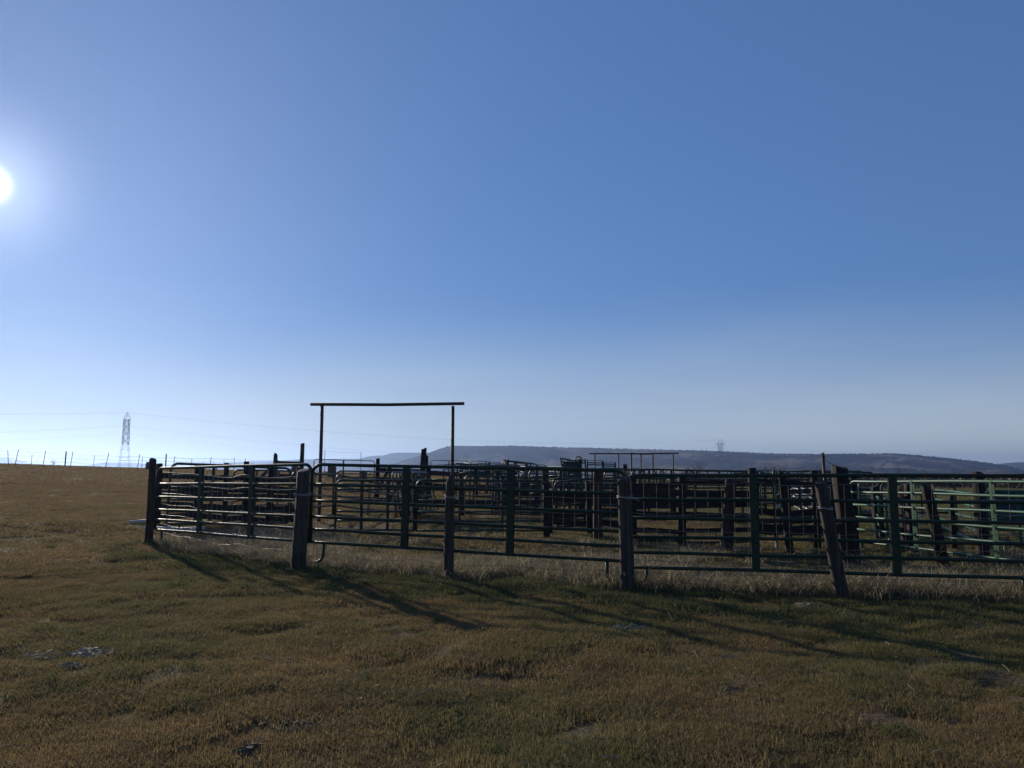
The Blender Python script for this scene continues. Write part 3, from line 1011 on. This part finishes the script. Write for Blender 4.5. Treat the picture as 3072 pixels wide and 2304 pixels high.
# dark sheeted windbreak at the right, white board, blocks on the rise
def solid_panel(u0, u1, Y, z0, z1, mat, label, name, thk=.05, ribs=3):
    xa, xb = XU(u0, Y), XU(u1, Y)
    r = empty(name, (xa, Y, h1(xa, Y)))
    for k in range(ribs):
        w = (xb - xa) / ribs
        MB().box((w * (k + .5), .006 * (k % 2), (z0 + z1) / 2), (w - .012, thk, z1 - z0)).build('sheet', mat, r, False)
    for t in (0, 1):
        MB().tube([((xb - xa) * t, .06, -.2), ((xb - xa) * t, .06, z1 + .08)], .04, 8).build('post', M_DPOST, r)
    tag(r, label, 'windbreak')


solid_panel(2955, 3200, 17.5, .35, 1.08, M_TARP, 'dark blue-black solid windbreak at the right picture edge', 'windbreak', ribs=4)
mb = MB(); mb.plank((0, 0, .045), (1.25, .15, .05), .07, .2, 8)
wb = mb.build('bleached_plank', M_PALEB, None, False, (XU(445, 17.4), 17.4, h1(XU(445, 17.4), 17.4)))
tag(wb, 'long bleached white plank lying behind the far left corner post', 'plank')
mb = MB(); mb.plank((0, 0, .04), (.4, .06, .045), .06, .16, 4)
wb = mb.build('bleached_plank', M_PALEB, None, False, (XU(398, 18.4), 18.4, h1(XU(398, 18.4), 18.4)))
tag(wb, 'short pale plank lying in the pasture left of the corner post', 'plank')
for (u, Y, w, hh, lab) in ((888, 56, .55, .40, 'stacked dark red feed block left of the gateway left upright'), (996, 55, .5, .5, 'dark red salt block box inside the gateway'),
                           (1090, 54, .45, .28, 'small dark red block on the rise inside the gateway'), (455, 62, .8, .2, 'low dark red box on the skyline beside the far left corner post')):
    x = XU(u, Y)
    mb = MB(); mb.box((0, 0, hh / 2 + .3), (w, .5, hh + .6)); mb.box((-.12 * w, 0, hh + .66), (w * .7, .42, .14))
    o = mb.build('feed_box', M_REDB, None, False, (x, Y, h1(x, Y) - .3))
    tag(o, lab, 'box')


# ------------------------------------------------------------------ pasture fences on the rise
def pasture_fence(posts, label, levels, name='pasture_fence'):
    x0, y0 = XU(posts[0][0], posts[0][1]), posts[0][1]
    z0 = h1(x0, y0)
    root = empty(name, (x0, y0, z0))
    tops = []
    for (u, Y, hh, lx, wood_) in posts:
        x = XU(u, Y); g = h1(x, Y) - z0
        mb = MB(); rad = .062 if wood_ else .024
        mb.tube([(x - x0 - lx * .2, Y - y0, g - .3), (x - x0, Y - y0, g), (x - x0 + lx, Y - y0, g + hh)], [rad * 1.1, rad, rad * .92], 7)
        mb.build('post', M_DPOST if wood_ else M_TPOST, root)
        tops.append((x - x0, Y - y0, g, hh, lx))
    for lv in levels:
        pts = []
        for i, (x, y, g, hh, lx) in enumerate(tops):
            pts.append((x + lx * lv / hh, y - .05, g + min(lv, hh - .04)))
            if i < len(tops) - 1:
                x2, y2, g2, h2, l2 = tops[i + 1]
                pts.append(((x + x2) / 2, (y + y2) / 2 - .05, (g + g2) / 2 + lv - .04))
        MB().tube(pts, .006, 4, False).build('wire', M_WIRE, root)
    tag(root, label, 'fence')


pasture_fence([(-160, 54, 1.2, .2, 0), (-60, 55, 1.2, -.1, 0), (24, 56, 1.15, -.12, 0), (43, 55, 1.25, .2, 0), (127, 56, 1.25, .15, 0), (210, 57, 1.25, .13, 0), (315, 57, 1.3, .2, 0), (411, 58, 1.28, .15, 0), (518, 58, 1.22, .12, 0),
               (628, 60, 1.2, .1, 0), (735, 60, 1.2, 0, 0)], 'nearer row of leaning thin steel posts on the left rise', (.45, .8, 1.1))
pasture_fence([(-100, 74, 1.3, 0, 0), (93, 74, 1.15, 0, 0), (194, 72, 1.5, .03, 1), (280, 74, 1.25, .02, 0), (425, 74, 1.2, 0, 0), (496, 74, 1.5, .02, 1), (574, 74, 1.1, 0, 0), (702, 74, 1.3, 0, 0)],
              'farther row of upright posts along the left skyline', (.5, .85, 1.15))
pasture_fence([(973, 60, 2.0, 0, 0), (1082, 60, 1.95, 0, 0)], 'two tall thin posts joined by a wire inside the gateway', (1.9, .7))


# ------------------------------------------------------------------ lattice towers and their lines
def tower(u, Y, Ht, yaw, label):
    x = XU(u, Y); z0 = h1(x, Y) - 1.0
    root = empty('lattice_tower', (x, Y, z0), (0, 0, yaw))
    def ring(w, z):
        return [np.array((sx * w, sy * w, z)) for sx, sy in ((-1, -1), (1, -1), (1, 1), (-1, 1))]
    def seg(mb, a, b, r=.10):
        mb.tube([a, b], r * .75, 4, False)
    lv = [(0, 4.3), (.10, 3.8), (.20, 3.35), (.30, 2.9), (.40, 2.45), (.50, 2.0), (.57, 1.7)]
    body = MB()
    for (h0, w0), (h1_, w1) in zip(lv[:-1], lv[1:]):
        A, B = ring(w0, h0 * Ht), ring(w1, h1_ * Ht)
        for k in range(4):
            seg(body, A[k], B[k], .09)
            seg(body, A[k], B[(k + 1) % 4], .035); seg(body, A[(k + 1) % 4], B[k], .035)
            seg(body, B[k], B[(k + 1) % 4], .05)
    body.build('lower_body', M_LATT, root)
    up = MB()
    # cage: window opening across the line (x), narrow along it (y)
    lv2 = [(.57, 1.7, 1.7), (.66, 3.0, 1.6), (.76, 2.1, 1.5), (.84, 2.4, 1.45), (.90, 3.4, 1.4)]
    for (h0, wx0, wy0), (h1_, wx1, wy1) in zip(lv2[:-1], lv2[1:]):
        for sx in (-1, 1):
            for wq0, wq1 in ((1.0, 1.0), (.52, .52)):
                for sy in (-1, 1):
                    seg(up, (sx * wx0 * wq0, sy * wy0, h0 * Ht), (sx * wx1 * wq1, sy * wy1, h1_ * Ht), .13)
                seg(up, (sx * wx0 * wq0, -wy0, h0 * Ht), (sx * wx1 * wq1, wy1, h1_ * Ht), .08)
                seg(up, (sx * wx0 * wq0, wy0, h0 * Ht), (sx * wx1 * wq1, -wy1, h1_ * Ht), .08)
            for sy in (-1, 1):
                seg(up, (sx * wx0, sy * wy0, h0 * Ht), (sx * wx1 * .52, sy * wy1, h1_ * Ht), .07)
                seg(up, (sx * wx0 * .52, sy * wy0, h0 * Ht), (sx * wx1, sy * wy1, h1_ * Ht), .07)
            seg(up, (sx * wx1, -wy1, h1_ * Ht), (sx * wx1, wy1, h1_ * Ht), .08)
    up.build('upper_cage', M_LATT, root)
    tips = []
    for nm, hz, half, dep in (('lower_crossarm', .60, 6.5, 1.65), ('upper_crossarm', .90, 6.2, 1.4)):
        m = MB()
        z = hz * Ht
        for sy in (-1, 1):
            seg(m, (-half, 0, z - .2), (0, sy * dep, z + .6), .1); seg(m, (half, 0, z - .2), (0, sy * dep, z + .6), .1)
            seg(m, (-half, 0, z - .2), (-2, sy * dep, z - .6), .1); seg(m, (half, 0, z - .2), (2, sy * dep, z - .6), .1)
            seg(m, (-2, sy * dep, z - .6), (2, sy * dep, z - .6), .1)
        m.build(nm, M_LATT, root)
    pk = MB()
    for sx in (-1, 1):
        for sy in (-1, 1):
            seg(pk, (sx * 3.4, sy * 1.4, .90 * Ht), (sx * 2.2, 0, .985 * Ht), .1)
            seg(pk, (sx * .6, sy * 1.4, .92 * Ht), (sx * 2.2, 0, .985 * Ht), .1)
    seg(pk, (-2.2, 0, .985 * Ht), (0, 0, Ht), .1); seg(pk, (2.2, 0, .985 * Ht), (0, 0, Ht), .1)
    pk.build('peak', M_LATT, root)
    ins = [(-6.2, .90), (6.2, .90), (0, .80)]
    for (xx, hz) in ins:
        MB().tube([(xx, 0, hz * Ht - .2), (xx, 0, hz * Ht - 4.0)], .12, 5).build('insulator', M_LATT, root)
    tag(root, label, 'lattice tower')
    c, s_ = math.cos(yaw), math.sin(yaw)
    att = []
    for (xx, zz) in ((-6.2, .90 * Ht - 4.0), (6.2, .90 * Ht - 4.0), (0, .80 * Ht - 4.0), (-2.2, .985 * Ht), (2.2, .985 * Ht)):
        att.append(np.array((x + xx * c, Y + xx * s_, z0 + zz)))
    return att, np.array((x, Y))


YL, YR = 470.0, 820.0
pl = np.array((XU(372, YL), YL)); pr = np.array((XU(2163, YR), YR))
ld = (pr - pl) / np.linalg.norm(pr - pl)
lyaw = math.atan2(ld[1], ld[0]) + math.pi / 2
attL, _ = tower(372, YL, 46.5, lyaw, 'tall narrow steel lattice tower on the left skyline')
attR, _ = tower(2163, YR, 43.5, lyaw, 'small distant steel lattice tower in front of the mesa')


def cable(a, b, sag, label, group='power lines between the towers'):
    pts = []
    for k in range(25):
        t = k / 24
        q = a + (b - a) * t
        pts.append(np.array((q[0], q[1], q[2] - 4 * sag * t * (1 - t))) - a)
    o = MB().tube(pts, .020, 4, False).build('power_line', M_CABLE, None, True, a)
    tag(o, label, 'power line', group)


for k in range(5):
    sg = 15 if k < 3 else 10
    cable(attL[k], attR[k], sg, 'faint power line hanging between the two lattice towers')
    far = attL[k] - np.array((ld[0] * 520, ld[1] * 520, -4))
    cable(attL[k], far, sg, 'faint power line running left from the left lattice tower', 'power lines left of the left tower')
    far = attR[k] + np.array((ld[0] * 560, ld[1] * 560, -2))
    cable(attR[k], far, sg, 'faint power line running on past the right lattice tower', 'power lines past the right tower')


# ------------------------------------------------------------------ vegetation as instanced clumps
def clump_mesh(name, nb, rad, h, w, seed, mat, bend=.5, pale=.12, up=.35, segs=2):
    r = np.random.default_rng(seed)
    V, Fc, T = [], [], []
    for i in range(nb):
        a = r.uniform(0, 2 * math.pi); d = rad * math.sqrt(r.uniform())
        bx, by = d * math.cos(a), d * math.sin(a)
        la = r.uniform(0, 2 * math.pi)
        hh = h * r.uniform(.45, 1.1)
        ln = hh * bend * r.uniform(.2, 1.4)
        fa = la + r.uniform(-.9, .9) + math.pi / 2
        wx, wy = math.cos(fa) * w * .5, math.sin(fa) * w * .5
        b0 = len(V)
        tone = 1.0 if r.uniform() < pale else r.uniform(0, .35)
        for k in range(segs):
            t = k / segs
            q = t ** 1.8
            px, py, pz = bx + math.cos(la) * ln * q, by + math.sin(la) * ln * q, hh * t * (1 - .18 * t) - .015 * (k == 0)
            sc = 1 - .45 * t
            V += [(px - wx * sc, py - wy * sc, pz), (px + wx * sc, py + wy * sc, pz)]
            T += [tone, tone]
        V.append((bx + math.cos(la) * ln, by + math.sin(la) * ln, hh * .82)); T.append(tone)
        for k in range(segs - 1):
            j = b0 + k * 2
            Fc.append((j, j + 1, j + 3, j + 2))
        j = b0 + (segs - 1) * 2
        Fc.append((j, j + 1, b0 + segs * 2))
    me = mesh(name, V, Fc, mat, False)
    at = me.attributes.new('tone', 'FLOAT', 'POINT')
    at.data.foreach_set('value', T)
    return me


def scatter(name, pts, variants, label, cat, rot=None, scl=None, hum=True):
    """one object whose points carry instanced clumps (geometry nodes)"""
    n = len(pts)
    me = bpy.data.meshes.new(name)
    me.vertices.add(n); me.vertices.foreach_set('co', np.asarray(pts, float).ravel())
    for an, ty, val in (('rot', 'FLOAT', NP.uniform(0, 6.283, n) if rot is None else rot), ('scl', 'FLOAT', scl), ('idx', 'INT', NP.integers(0, len(variants), n))):
        a = me.attributes.new(an, ty, 'POINT')
        a.data.foreach_set('value', np.asarray(val, np.int32 if ty == 'INT' else np.float32))
    o = obj(name, me)
    c = bpy.data.collections.new(name + '_clumps')
    for i, vm in enumerate(variants):
        c.objects.link(bpy.data.objects.new('%s_clump_%02d' % (name, i), vm))
    g = bpy.data.node_groups.new(name + '_scatter', 'GeometryNodeTree')
    g.interface.new_socket('Geometry', in_out='INPUT', socket_type='NodeSocketGeometry')
    g.interface.new_socket('Geometry', in_out='OUTPUT', socket_type='NodeSocketGeometry')
    N, Lk = g.nodes, g.links
    gi, go = N.new('NodeGroupInput'), N.new('NodeGroupOutput')
    ci = N.new('GeometryNodeCollectionInfo')
    ci.inputs['Collection'].default_value = c
    ci.inputs['Separate Children'].default_value = True
    ci.inputs['Reset Children'].default_value = True
    iop = N.new('GeometryNodeInstanceOnPoints')
    iop.inputs['Pick Instance'].default_value = True
    def attr(nm, ty):
        a = N.new('GeometryNodeInputNamedAttribute'); a.data_type = ty; a.inputs['Name'].default_value = nm
        return a.outputs['Attribute']
    cx = N.new('ShaderNodeCombineXYZ')
    Lk.new(attr('rot', 'FLOAT'), cx.inputs['Z'])
    Lk.new(gi.outputs[0], iop.inputs['Points'])
    Lk.new(ci.outputs[0], iop.inputs['Instance'])
    Lk.new(attr('idx', 'INT'), iop.inputs['Instance Index'])
    Lk.new(cx.outputs[0], iop.inputs['Rotation'])
    cs = N.new('ShaderNodeCombineXYZ')
    sc_ = attr('scl', 'FLOAT')
    for k in 'XYZ': Lk.new(sc_, cs.inputs[k])
    Lk.new(cs.outputs[0], iop.inputs['Scale'])
    Lk.new(iop.outputs[0], go.inputs[0])
    md = o.modifiers.new('scatter', 'NODES'); md.node_group = g
    tag(o, label, cat, kind='stuff')
    return o


def wedge(n, r0, r1, half):
    r = np.sqrt(NP.uniform(r0 * r0, r1 * r1, n)); a = np.radians(NP.uniform(-half, half, n))
    return r * np.sin(a), r * np.cos(a)


fx = np.array([-40, -6.95, -3.14, 1.44, 6.18, 10.9, 30]); fy = np.array([14.9, 14.9, 11.75, 10.05, 8.95, 7.9, 3.6])


def behind(x, y):
    """metres behind the front panel line (negative: on the camera's side)"""
    d = (y - np.interp(x, fx, fy)) * .93
    return np.where(x < -6.95, -9.0, d)


def bare(x, y):
    return np.maximum(fbm(x * .8 + 5, y * .8, 71, 3), fbm(x * 2.0 + 9, y * 3.0, 72, 3) + .10)


# short grazed turf
x, y = wedge(19000, 2.6, 14, 44)
keep = (bare(x, y) < .80 + NP.uniform(-.05, .05, len(x))) & (behind(x, y) < .2)
x, y = x[keep], y[keep]
sc = (.45 + .85 * fbm(x * 1.6, y * 1.6, 81, 3)) * NP.uniform(.6, 1.35, len(x))
near_v = [clump_mesh('turf_near', (230, 170, 120, 200, 250, 150, 90)[i], .16, (.036, .045, .055, .040, .033, .05, .065)[i], .0046, 100 + i, M_GRASS, (.6, .8, 1.0, .7, .5, .9, 1.1)[i], .03) for i in range(7)]
scatter('turf', np.stack([x, y, H(x, y)], -1), near_v, 'short grazed brown and green turf in the foreground', 'grass', scl=sc)
x, y = wedge(34000, 13, 46, 42)
b_ = behind(x, y)
keep = (bare(x, y) < .82) & ((b_ < .2) | (NP.uniform(0, 1, len(x)) < .55))
x, y = x[keep], y[keep]
sc = (.6 + .8 * fbm(x * .9, y * .9, 83, 3)) * NP.uniform(.8, 1.3, len(x))
mid_v = [clump_mesh('turf_mid', 95, .26, .055, .010, 140 + i, M_GRASS, .9, .035) for i in range(6)]
scatter('pasture_turf', np.stack([x, y, H(x, y)], -1), mid_v, 'dormant brown turf of the yard and the left pasture', 'grass', scl=sc)
x, y = wedge(26000, 42, 110, 40)
sc = NP.uniform(.7, 1.4, len(x))
far_v = [clump_mesh('turf_far', 50, .55, .12, .03, 170 + i, M_GRASS, .9, .035) for i in range(5)]
scatter('rise_turf', np.stack([x, y, H(x, y)], -1), far_v, 'dry turf on the far rise', 'grass', scl=sc)
# scattered darker green tufts
x, y = wedge(2600, 2.8, 24, 44)
keep = (fbm(x * .7 + 3, y * .7, 61, 3) > .50) & (behind(x, y) < .3)
x, y = x[keep], y[keep]
tuft_v = [clump_mesh('green_tuft', 60, .085, .075, .005, 190 + i, M_FGRASS, .9, .03, segs=3) for i in range(5)]
scatter('green_tufts', np.stack([x, y, H(x, y)], -1), tuft_v, 'darker green tufts dotted over the turf', 'grass', scl=NP.uniform(.5, 1.3, len(x)))
# greener longer strip along the foot of the front fence
n = 5200
t = NP.uniform(-7.2, 11, n)
d = NP.normal(-.35, .65, n)
x = t; y = np.interp(t, fx, fy) + d
keep = (d < .55) & (fbm(x * 1.3, y * 1.3, 91, 3) > .38)
x, y = x[keep], y[keep]
sc = NP.uniform(.5, 1.15, len(x)) * (.6 + .7 * fbm(x * 2, y * 2, 93, 2))
fen_v = [clump_mesh('fence_turf', 70, .14, .095, .006, 200 + i, M_FGRASS, .8, .08, segs=3) for i in range(5)]
scatter('fence_line_grass', np.stack([x, y, H(x, y)], -1), fen_v, 'longer green grass along the foot of the front fence', 'grass', scl=sc)
# tall dry straw inside the corral
n = 10500
x = NP.uniform(-7, 12, n); d = NP.gamma(1.5, 1.1, n) - .08
y = np.interp(x, fx, fy) + d
dens = fbm(x * .9, y * .9, 97, 3)
keep = (dens > .38 + .045 * d) & (d < 7.5) & (np.abs(x / y) < .95)
x, y, d = x[keep], y[keep], d[keep]
sc = NP.uniform(.55, 1.25, len(x)) * (.55 + .6 * dens[keep]) * np.where(x < 1.0, .85, 1.05)
st_v = [clump_mesh('straw', 26, .14, (.20, .24, .27, .30, .22, .34, .18)[i], .0085, 230 + i, M_STRAW, .95, .3, segs=4) for i in range(7)]
scatter('dry_straw', np.stack([x, y, H(x, y)], -1), st_v, 'tall dry straw-coloured grass inside the corral', 'dry grass', scl=sc)


# bare twiggy plants
def twig_mesh(name, seed, h, spread, n, r0, mat, depth=3):
    r = random.Random(seed)
    mb = MB()
    def grow(p, d, L, rad, dep):
        e = p + d * L
        m = p + d * L * .5 + np.array([r.uniform(-.06, .06) * L for _ in range(3)])
        mb.tube([p, m, e], [rad, rad * .8, rad * .55], 3, False)
        if dep == 0: return
        for _ in range(r.choice((2, 3, 3))):
            nd = d + np.array([r.uniform(-.7, .7), r.uniform(-.7, .7), r.uniform(-.15, .5)])
            nd /= np.linalg.norm(nd)
            grow(p + d * L * r.uniform(.45, 1), nd, L * r.uniform(.5, .75), rad * .55, dep - 1)
    for _ in range(n):
        a = r.uniform(0, 6.28); s_ = r.uniform(.1, spread)
        d = np.array((math.cos(a) * s_, math.sin(a) * s_, 1.0)); d /= np.linalg.norm(d)
        grow(np.array((r.uniform(-.04, .04), r.uniform(-.04, .04), -.03)), d, h * r.uniform(.35, .55), r0, depth)
    return mesh(name, mb.v, mb.f, mat, False)


def plain(name, c, rough=.9):
    m, n, l, b = new_mat(name)
    cc, _, _ = noise_mix(n, l, world_pos(n), 5, c, tuple(q * .6 for q in c))
    l.new(cc, b.inputs['Base Color']); b.inputs['Roughness'].default_value = rough
    b.inputs['Specular IOR Level'].default_value = .2
    return m


M_TWIG = plain('bleached_twig', (.30, .25, .18))
M_DTWIG = plain('dark_twig', (.085, .060, .042))
M_SCRUB = plain('juniper', (.030, .034, .022))
weeds = [(650, 66, .8), (676, 63, 1.1), (740, 66, .9), (760, 64, 1.1), (870, 60, .9), (160, 68, .9), (1015, 58, .6), (615, 66, .9), (530, 67, .6), (948, 57, .9)]
wl_ = ['leftmost', 'second', 'third', 'fourth', 'fifth', 'sixth', 'seventh', 'eighth', 'ninth', 'last']
tw = [twig_mesh('skyline_weed', 300 + i, 1.0, .5, 4, .022, M_DTWIG, 2) for i in range(4)]
for i, (u, Y, s_) in enumerate(sorted(weeds)):
    x = XU(u, Y)
    o = obj('dead_weed', tw[i % 4], None, (x, Y, h1(x, Y))); o.scale = (s_,) * 3; o.rotation_euler = (0, 0, i * 1.3)
    tag(o, 'dead bare weed on the left rise, %s from the left' % wl_[i], 'weed', 'bare weeds on the rise')
tb = [twig_mesh('tumbleweed', 330 + i, .5, 1.3, 7, .007, M_TWIG, 3) for i in range(3)]
tumble = [(2015, 13.9, .9, 'tangled pale dry weed right of the split front post'), (2105, 13.7, .8, 'tangled pale dry weed in front of the right plank fence'), (2235, 13.6, 1.0, 'tangled pale dry weed right of the tan-edged leaning post'),
          (1995, 14.2, .7, 'small pale dry weed at the foot of the right plank fence'), (2760, 12.5, .9, 'pale dry weed under the light green panel'), (805, 15.6, .8, 'pale seed-headed weed behind the left front panel'),
          (1835, 10.7, .7, 'wiry dry weed at the foot of the split front post'), (2560, 12.4, .7, 'pale dry weed at the foot of the massive square post')]
for i, (u, Y, s_, lab) in enumerate(tumble):
    x = XU(u, Y)
    o = obj('dry_weed', tb[i % 3], None, (x, Y, h1(x, Y))); o.scale = (s_,) * 3; o.rotation_euler = (0, 0, i * 2.1)
    tag(o, lab, 'weed')

# scrub belt in the valley, bare trees, junipers on the mesa
def blob(name, seed, mat, n=60, up=.8):
    r = np.random.default_rng(seed)
    V, Fc = [], []
    for i in range(n):
        d = r.normal(size=3); d /= np.linalg.norm(d); d[2] = abs(d[2])
        c = d * r.uniform(.45, 1.0) * np.array((1, 1, up))
        s_ = r.uniform(.12, .3)
        q = r.normal(size=(3, 3)) * s_
        b = len(V)
        V += [tuple(c + q[0]), tuple(c + q[1]), tuple(c + q[2])]
        Fc.append((b, b + 1, b + 2))
    return mesh(name, V, Fc, mat, False)


M_BRUSH = plain('valley_brush', (.17, .125, .095))
bl = [blob('brush_clump', 400 + i, M_BRUSH, 110, 1.0) for i in range(4)]
n = 3600
a = np.radians(np.where(np.arange(n) < 1500, NP.uniform(13, 44, n), NP.uniform(-2, 44, n))); r_ = np.where(np.arange(n) < 1500, NP.uniform(75, 170, n), NP.uniform(150, 520, n))
x = r_ * np.sin(a); y = r_ * np.cos(a)
keep = fbm(x * .02, y * .02, 77, 3) > .44
x, y = x[keep], y[keep]
sc = NP.uniform(.35, 1.0, len(x)) * np.clip(np.hypot(x, y) / 170, .75, 1.5)
scatter('valley_brush', np.stack([x, y, H(x, y)], -1), bl, 'brown leafless brush filling the valley floor below the mesa', 'brush', scl=sc)
jb = [blob('juniper_clump', 420 + i, M_SCRUB, 70, .9) for i in range(4)]
# ridge line + slopes
J = []
nr_, na_ = MX.shape
for k in range(1700):
    i = 45 if k < 700 else NP.integers(14, 45)
    j = NP.integers(0, na_)
    if k >= 700 and NP.uniform() > .35 + .65 * j / na_: continue
    if k < 700 and (j / na_ < .25 and NP.uniform() < .85): continue
    J.append((MX[i, j] + NP.uniform(-9, 9), MY[i, j] + NP.uniform(-9, 9), MZ[i, j] - .6))
J = np.array(J)
scatter('mesa_junipers', J, jb, 'dark scrub and junipers scattered over the mesa', 'scrub', scl=NP.uniform(1.2, 3.0, len(J)))
M_BTREE = plain('bare_branch', (.2, .14, .105))
tr = [twig_mesh('bare_tree_crown', 450 + i, 7.5, .75, 7, .13, M_BTREE, 4) for i in range(3)]
trees = [(2085, 330, 1.6, 'reddish bare tree in front of the mesa left of the right lattice tower'), (2310, 250, .95, 'dark bare tree rising behind the right front panel'), (2060, 340, 1.3, 'smaller bare tree beside the reddish bare tree'),
         (2335, 255, .8, 'smaller bare tree beside the dark bare tree'), (2440, 300, 1.2, 'bare tree below the mesa left of the rusty pole'), (2700, 280, .9, 'low bare tree right of the massive square post'),
         (2870, 300, .9, 'low bare tree left of the straight square post'), (2990, 310, 1.0, 'low bare tree near the right picture edge')]
for i, (u, Y, s_, lab) in enumerate(trees):
    x = XU(u, Y)
    root = empty('bare_tree', (x, Y, h1(x, Y) - .2), (0, 0, i * 1.7))
    o = obj('crown', tr[i % 3], root); o.scale = (s_,) * 3
    MB().tube([(0, 0, -.5), (.1, 0, 1.2 * s_), (0, .1, 3.2 * s_)], [.34 * s_, .26 * s_, .14 * s_], 6).build('trunk', M_BTREE, root)
    tag(root, lab, 'tree')

# ------------------------------------------------------------------ small things on the turf
M_DUNG = plain('dried_dung', (.12, .088, .058))
M_PALE = plain('pale_bark', (.36, .28, .18))
M_STONE = plain('pebble', (.34, .32, .29), .7)


def lump(name, x, y, rx, ry, hgt, mat, seed, label, cat, group=None, flakes=0):
    r = np.random.default_rng(seed)
    mb = MB()
    nu, nv = 22, 6
    ph = r.uniform(0, 6, 4)
    yaw = r.uniform(0, 3)
    for i in range(nv + 1):
        t = i / nv
        for k in range(nu):
            a = 2 * math.pi * k / nu
            rr = (1 - t) * (1 + .22 * math.sin(2 * a + ph[0]) + .15 * math.sin(3 * a + ph[1]) + .08 * math.sin(7 * a + ph[2])) + .001
            px, py = rx * rr * math.cos(a), ry * rr * math.sin(a)
            wx, wy = x + px, y + py
            z = hgt * (math.sin(t * math.pi / 2) ** .7) * (1 + .5 * r.uniform(-1, 1) * t) + h1(wx, wy) - h1(x, y) - .02 * (i == 0)
            mb.v.append(np.array((px, py, z)))
    for i in range(nv):
        for k in range(nu):
            a = i * nu + k; b = i * nu + (k + 1) % nu
            mb.f.append((a, b, b + nu, a + nu))
    for q in range(flakes):
        a = r.uniform(0, 6.28); d = math.sqrt(r.uniform()) * .95
        px, py = rx * d * math.cos(a), ry * d * math.sin(a)
        g = h1(x + px, y + py) - h1(x, y) + hgt * (1 - d * .6)
        mb.box((px, py, g + .01), (r.uniform(.02, .05), r.uniform(.012, .03), .006), r.uniform(0, 3), r.uniform(-.7, .5))
    o = mb.build(name, mat, None, False, (x, y, h1(x, y)))
    tag(o, label, cat, group)


def gpos(u, v):
    k = (v - CY) / F
    Y = 6.0
    for _ in range(30):
        x = XU(u, Y)
        Y = (h1(x, Y) - EYE) * (CP + k * SP) / (SP - k * CP)
    return XU(u, Y), Y


for i, (u, v, rx, ry, hh, mt, fl, nm, lab, cat) in enumerate([
    (305, 1965, .21, .14, .028, M_PALE, 70, 'bark_patch', 'pale crumbly bark patch on the turf at lower left', 'debris'),
    (165, 1972, .20, .12, .018, M_PALE, 25, 'soil_mound', 'dark crumbly soil mound left of the pale bark patch', 'soil'),
    (248, 2003, .09, .05, .012, M_PALE, 20, 'bark_patch', 'small pale bark scrap below the pale bark patch', 'debris'),
    (640, 1975, .26, .16, .010, M_DUNG, 12, 'soil_mound', 'grey bare soil patch right of the pale bark patch', 'soil'),
    (915, 1985, .30, .14, .010, M_DUNG, 12, 'soil_mound', 'dark bare soil patch below the square front post shadow', 'soil'),
    (915, 2178, .26, .10, .012, M_DUNG, 14, 'soil_mound', 'dark cracked soil patch low in the middle left', 'soil'),
    (2165, 1975, .20, .10, .010, M_DUNG, 10, 'soil_mound', 'twiggy bare soil patch in the right foreground turf', 'soil'),
    (1880, 1888, .22, .12, .02, M_PALE, 14, 'soil_mound', 'pale bare soil patch below the split front post', 'soil'),
    (2420, 1822, .25, .12, .02, M_PALE, 14, 'soil_mound', 'pale bare soil patch left of the leaning front post foot', 'soil'),
    (768, 2262, .045, .035, .025, M_DUNG, 4, 'dung_lump', 'left dark lump at the bottom picture edge', 'dung'),
    (790, 2248, .04, .03, .025, M_DUNG, 4, 'dung_lump', 'right greyish lump at the bottom picture edge', 'dung'),
    (2275, 1775, .12, .09, .09, M_DUNG, 0, 'dung_lump', 'dark clod beside the fence left of the leaning front post', 'dung'),
]):
    x, y = gpos(u, v)
    lump(nm, x, y, rx, ry, hh, mt, 500 + i, lab, cat, flakes=fl)

# pale straw bits and pebbles strewn over the turf
r = np.random.default_rng(5)
mb = MB()
for k in range(420):
    rr_ = math.sqrt(r.uniform(3.2 ** 2, 13 ** 2)); a = math.radians(r.uniform(-40, 40))
    x, y = rr_ * math.sin(a), rr_ * math.cos(a)
    L = r.uniform(.03, .14); ya = r.uniform(0, 6.28)
    z = h1(x, y) + .035
    d = np.array((math.cos(ya), math.sin(ya), r.uniform(-.15, .5))) * L
    p0 = np.array((x, y, z))
    mb.tube([p0, p0 + d * .5 + np.array((0, 0, .008)), p0 + d], .0028, 3, False)
o = mb.build('straw_litter', M_TWIG, None, False)
tag(o, 'pale broken stalks strewn over the foreground turf', 'straw', kind='stuff')

# ------------------------------------------------------------------ air
hz = MB(); hz.box((0, 0, 46), (11800, 11800, 126))
hm = bpy.data.materials.new('haze'); hm.use_nodes = True
hn, hl = hm.node_tree.nodes, hm.node_tree.links
hn.remove(hn['Principled BSDF'])
pv = hn.new('ShaderNodeVolumePrincipled')
pv.inputs['Color'].default_value = (0.36, 0.51, 0.84, 1)
pv.inputs['Density'].default_value = 0.00017
pv.inputs['Anisotropy'].default_value = 0.68
hl.new(pv.outputs[0], hn['Material Output'].inputs['Volume'])
ho = hz.build('haze', hm, None, False)
tag(ho, 'thin blue haze over the valley', 'haze', kind='stuff')
